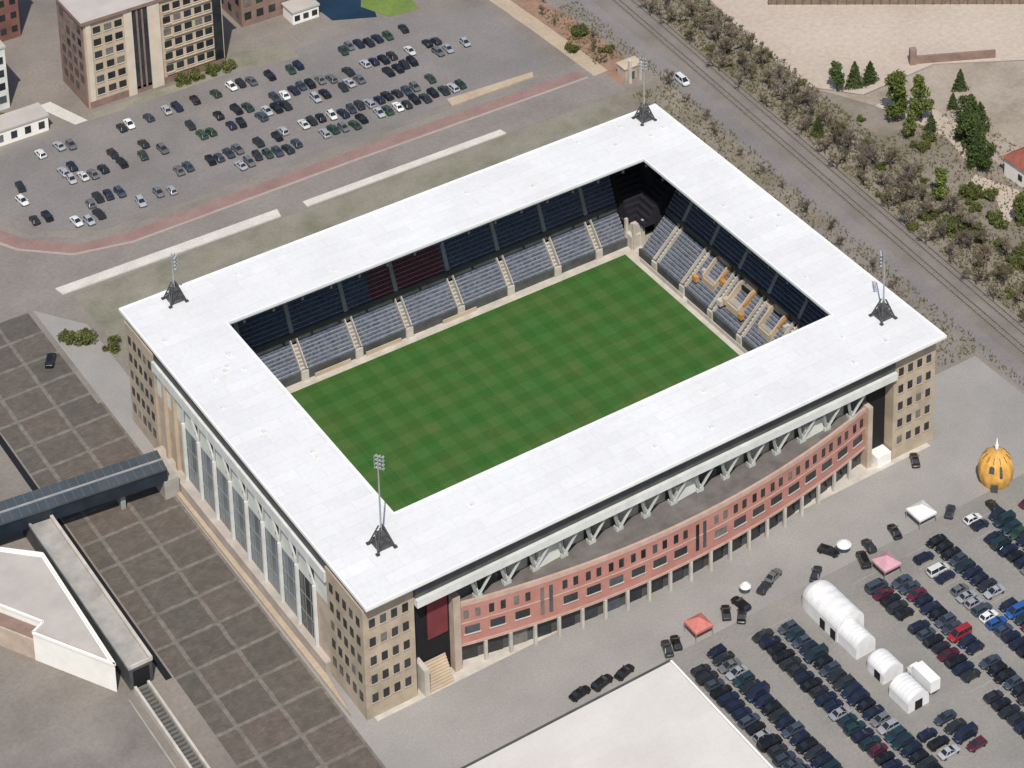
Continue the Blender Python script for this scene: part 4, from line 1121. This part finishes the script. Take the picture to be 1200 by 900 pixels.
FG = 'green conifers by the sand field'
for x,y,s,l in [                (143.5,69.5,.85,'slim dark conifer in the middle of the trio at the sand field corner'),
                (148.0,68.5,.75,'smallest conifer at the right end of the trio on the sand field'),
                (146.5,41.0,.6,'short dark conifer at the foot of the leafy pair'),
                (151.5,32.0,1.15,'dark conifer at the upper end of the row left of the house'),
                (150.0,26.5,1.1,'dark conifer second in the row left of the red-roofed house'),
                (146.2,22.5,1.05,'dark conifer at the lower end of the row left of the house'),
                (156.5,33.5,1.0,'dark conifer behind the row left of the red-roofed house'),
                (158.0,46.0,.55,'tiny lone conifer on the sandy ground above the dark row'),
                (165.5,52.0,.7,'small lone conifer under the brown garden wall'),
                (121.5,56.5,.6,'small dark conifer standing alone beside the railway bed')]:
    plant('fir_tree',x,y,s,l,'conifer',FG)
for x,y,s,l in [(142.0,50.0,1.55,'olive green leafy tree, left and taller of the pair below the conifer trio'),
                (147.2,46.0,1.45,'olive green leafy tree, right one of the pair below the conifer trio'),
                (139.5,41.5,.9,'small yellow-green leafy tree below the taller olive pair'),
                (128.5,15.5,1.0,'lone olive leafy tree standing in the bare belt left of the yard'),
                (138.5,-3.5,1.0,'olive leafy tree at the lower end of the sandy yard')]:
    plant('leafy_tree',x,y,s,l,'tree','leafy trees below the sand field')
for x,y,s,l in [(138.5,70.5,1.0,'broad dark green tree, left of the trio at the corner of the sand field'),
  (155.5,37.0,1.15,'broad dark tree at the top of the dark row left of the house'),(149.5,30.0,1.2,'broad dark tree in the middle of the dark row left of the house'),(145.5,17.5,.95,'broad dark tree at the foot of the dark row left of the house'),(153,-12,1.3,'broad dark tree lowest at the right edge below the house')]:
    plant('dark_tree',x,y,s,l,'tree','dark trees near the house')
for x,y,s,l in [(139,36,1.2,'yellow-green bush under the pair of olive leafy trees'),
                (143,38,1.0,'yellow-green bush right of its larger twin under the leafy trees'),
                (133,8,1.2,'olive bush at the bend of the sandy yard below the house'),
                (136,13,1.3,'tall olive bush left of the sandy yard below the house'),
                (147,-1,1.5,'dark green bush below the red-roofed house at the right edge'),
                (150,-6,1.6,'large green bush cut by the right edge below the house'),
                (126,-16,1.2,'olive bush beside the railway near the right edge of the scrub'),
                (121,-26,1.1,'olive bush lowest in the scrub by the railway, right of the roof'),
                (-66.5,86,1.3,'round olive bush on the pavement near the left roof corner'),
                (-70.5,88.5,1.1,'smaller olive bush left of the round one by the left roof corner'),
                (-63.2,80.2,1.2,'olive bush closest to the left corner of the white roof'),
                (-2,174.0,1.2,'green bush at the foot of the sandstone block, nearest its stair glazing'),
                (2.5,174.2,1.3,'green bush in the middle of the row before the sandstone block'),
                (7,174.0,1.2,'green bush right of the middle one before the sandstone block'),
                (11.5,173.8,1.1,'green bush at the right corner of the sandstone apartment block'),
                (-49,186,1.6,'dark green bush between the grey block and the low white building'),
                (92,128,1.2,'dark bush on the red soil beside the sandy track, nearest the hut'),
                (98,134,1.3,'dark bush on the red soil, right of the sandy track'),
                (99,122,1.1,'dark bush behind the pinkish hut on the red soil')]:
    plant('bush',x,y,s,l,'bush','bushes round the stadium')
rg = random.Random(77)
gp = sorted([(rg.uniform(112,141), rg.uniform(-42,14), rg.uniform(.8,1.6)) for _ in range(26)], key=lambda p: -p[1])
for i, (x,y,s_) in enumerate(gp):
    if x < 115 and y > -20: x += 8
    plant('bush',x,y,s_,f'olive green bush, {ORD[i]} from the top in the green scrub at the right edge','bush','green scrub bushes at the right edge')
gp = sorted([(rg.uniform(119,136), rg.uniform(15,120), rg.uniform(.5,1.0)) for _ in range(16)], key=lambda p: -p[1])
for i, (x,y,s_) in enumerate(gp):
    plant('bush',x+(y-60)*.05,y,s_,f'small olive bush, {ORD[i]} from the top among the bare trees of the belt','bush','small bushes among the bare trees')
rt = random.Random(5)
def belt(name, pts):
    pts = sorted(pts, key=lambda p: -p[1])
    for i, (x,y,s) in enumerate(pts):
        plant('bare_tree',x,y,s,f'bare grey-brown tree, {ORD[i]} from the top in the {name}','tree','bare trees in the railway belt', s*rt.uniform(.85,1.1))
belt('line nearest the railway', [(117.5+(150-k*9.2)*.045-.045*60+rt.uniform(-1,1), 150-k*9.2+rt.uniform(-2,2), rt.uniform(.8,1.3)) for k in range(22)])
belt('middle line of the belt', [(122+(140-k*8)*.05-.05*60+rt.uniform(-1.5,1.5), 140-k*8+rt.uniform(-2,2), rt.uniform(.85,1.4)) for k in range(22)])
belt('line nearest the sand field', [(128+(130-k*8)*.03-.03*60+rt.uniform(-2,2), 130-k*8+rt.uniform(-2,2), rt.uniform(.85,1.4)) for k in range(20)])
belt('strip between roof and railway', [(99+(120-k*13)*.04-2+rt.uniform(-1.5,1.5), 98-k*9.5+rt.uniform(-2,2), rt.uniform(.55,.95)) for k in range(12)])
belt('second line of the belt', [(124.5+(132-k*7.5)*.045-.045*60+rt.uniform(-2.5,2.5), 132-k*7.5+rt.uniform(-2,2), rt.uniform(.8,1.3)) for k in range(22)])
belt('red soil by the sandy track', [(96+rt.uniform(-2,5), 160-k*6, rt.uniform(.5,.8)) for k in range(8)])
belt('sand field edge hedge', [(134.5+k*.15+rt.uniform(-.4,.4), 84+k*5.2, rt.uniform(.32,.5)) for k in range(11)])
# ground cover: dry grass and low twigs (uncountable)
sc = MB()
for _ in range(15000):
    y = rt.uniform(-60,150)
    if rt.random() < .75: x = rt.uniform(117,133)+(y-40)*.05
    else: x = rt.uniform(90,103)+(y-40)*.04
    if rt.random() < .15: x = rt.uniform(132,160); y = rt.uniform(-30,45)
    if (y < -35 and x < 97.5) or (x < 103 and 100 < y < 118): continue
    h = rt.uniform(.3,1.1); a = rt.uniform(0,6.28)
    for j in range(2):
        dx = rt.gauss(0,.35); dy = rt.gauss(0,.35)
        sc.add([(x-.16*math.cos(a),y-.16*math.sin(a),0),(x+.16*math.cos(a),y+.16*math.sin(a),0),(x+dx,y+dy,h)],[(0,1,2)])
o = sc.build('scrub_tufts', M['drygrass'], kind='stuff'); o['label'] = 'dry grass and low scrub covering the railway belt'; o['category'] = 'scrub'

# ------------------------------------------------------------------ light, sky, camera
az = Vector((-.53,-.85)).normalized(); EL = R(54)
sd = Vector((az.x*math.cos(EL), az.y*math.cos(EL), math.sin(EL)))
sun = bpy.data.lights.new('sun', 'SUN'); sun.energy = 4.0; sun.angle = R(.53); sun.color = (1,.955,.89)
so = bpy.data.objects.new('sun', sun); COL.objects.link(so); so.rotation_euler = (-sd).to_track_quat('-Z','Y').to_euler(); so.location = (0,0,300)
w = bpy.data.worlds.new('World'); scn.world = w; w.use_nodes = True
bg = w.node_tree.nodes['Background']; sk = w.node_tree.nodes.new('ShaderNodeTexSky')
sk.sky_type = 'NISHITA'; sk.sun_disc = False; sk.sun_elevation = EL; sk.sun_rotation = math.atan2(az.x, az.y); sk.dust_density = 1.5
w.node_tree.links.new(sk.outputs[0], bg.inputs['Color']); bg.inputs['Strength'].default_value = .10

cd = bpy.data.cameras.new('camera'); cam = bpy.data.objects.new('camera', cd); COL.objects.link(cam)
yaw, pit, rol, f = (0.941394, 0.349194, 0.007262, 3218.232)
cam.location = (-254.829,-426.714,396.419)
fw = Vector((math.cos(pit)*math.cos(yaw), math.cos(pit)*math.sin(yaw), -math.sin(pit)))
r0 = Vector((math.sin(yaw), -math.cos(yaw), 0)); u0 = r0.cross(fw)
rr = r0*math.cos(rol) + u0*math.sin(rol); uu = -r0*math.sin(rol) + u0*math.cos(rol)
cam.rotation_euler = Matrix((rr, uu, -fw)).transposed().to_euler()
cd.sensor_width = 36; cd.sensor_fit = 'HORIZONTAL'; cd.lens = f*36/1200
cd.shift_x = -274.553/1200; cd.shift_y = -1030.335/1200
cd.clip_start = 1; cd.clip_end = 6000
scn.camera = cam
vs_ = scn.view_settings; vs_.view_transform = 'Standard'; vs_.look = 'None'; vs_.exposure = .12; vs_.gamma = 1; vs_.use_curve_mapping = False
scn.render.engine = 'CYCLES'; scn.cycles.max_bounces = 5; scn.cycles.use_denoising = True
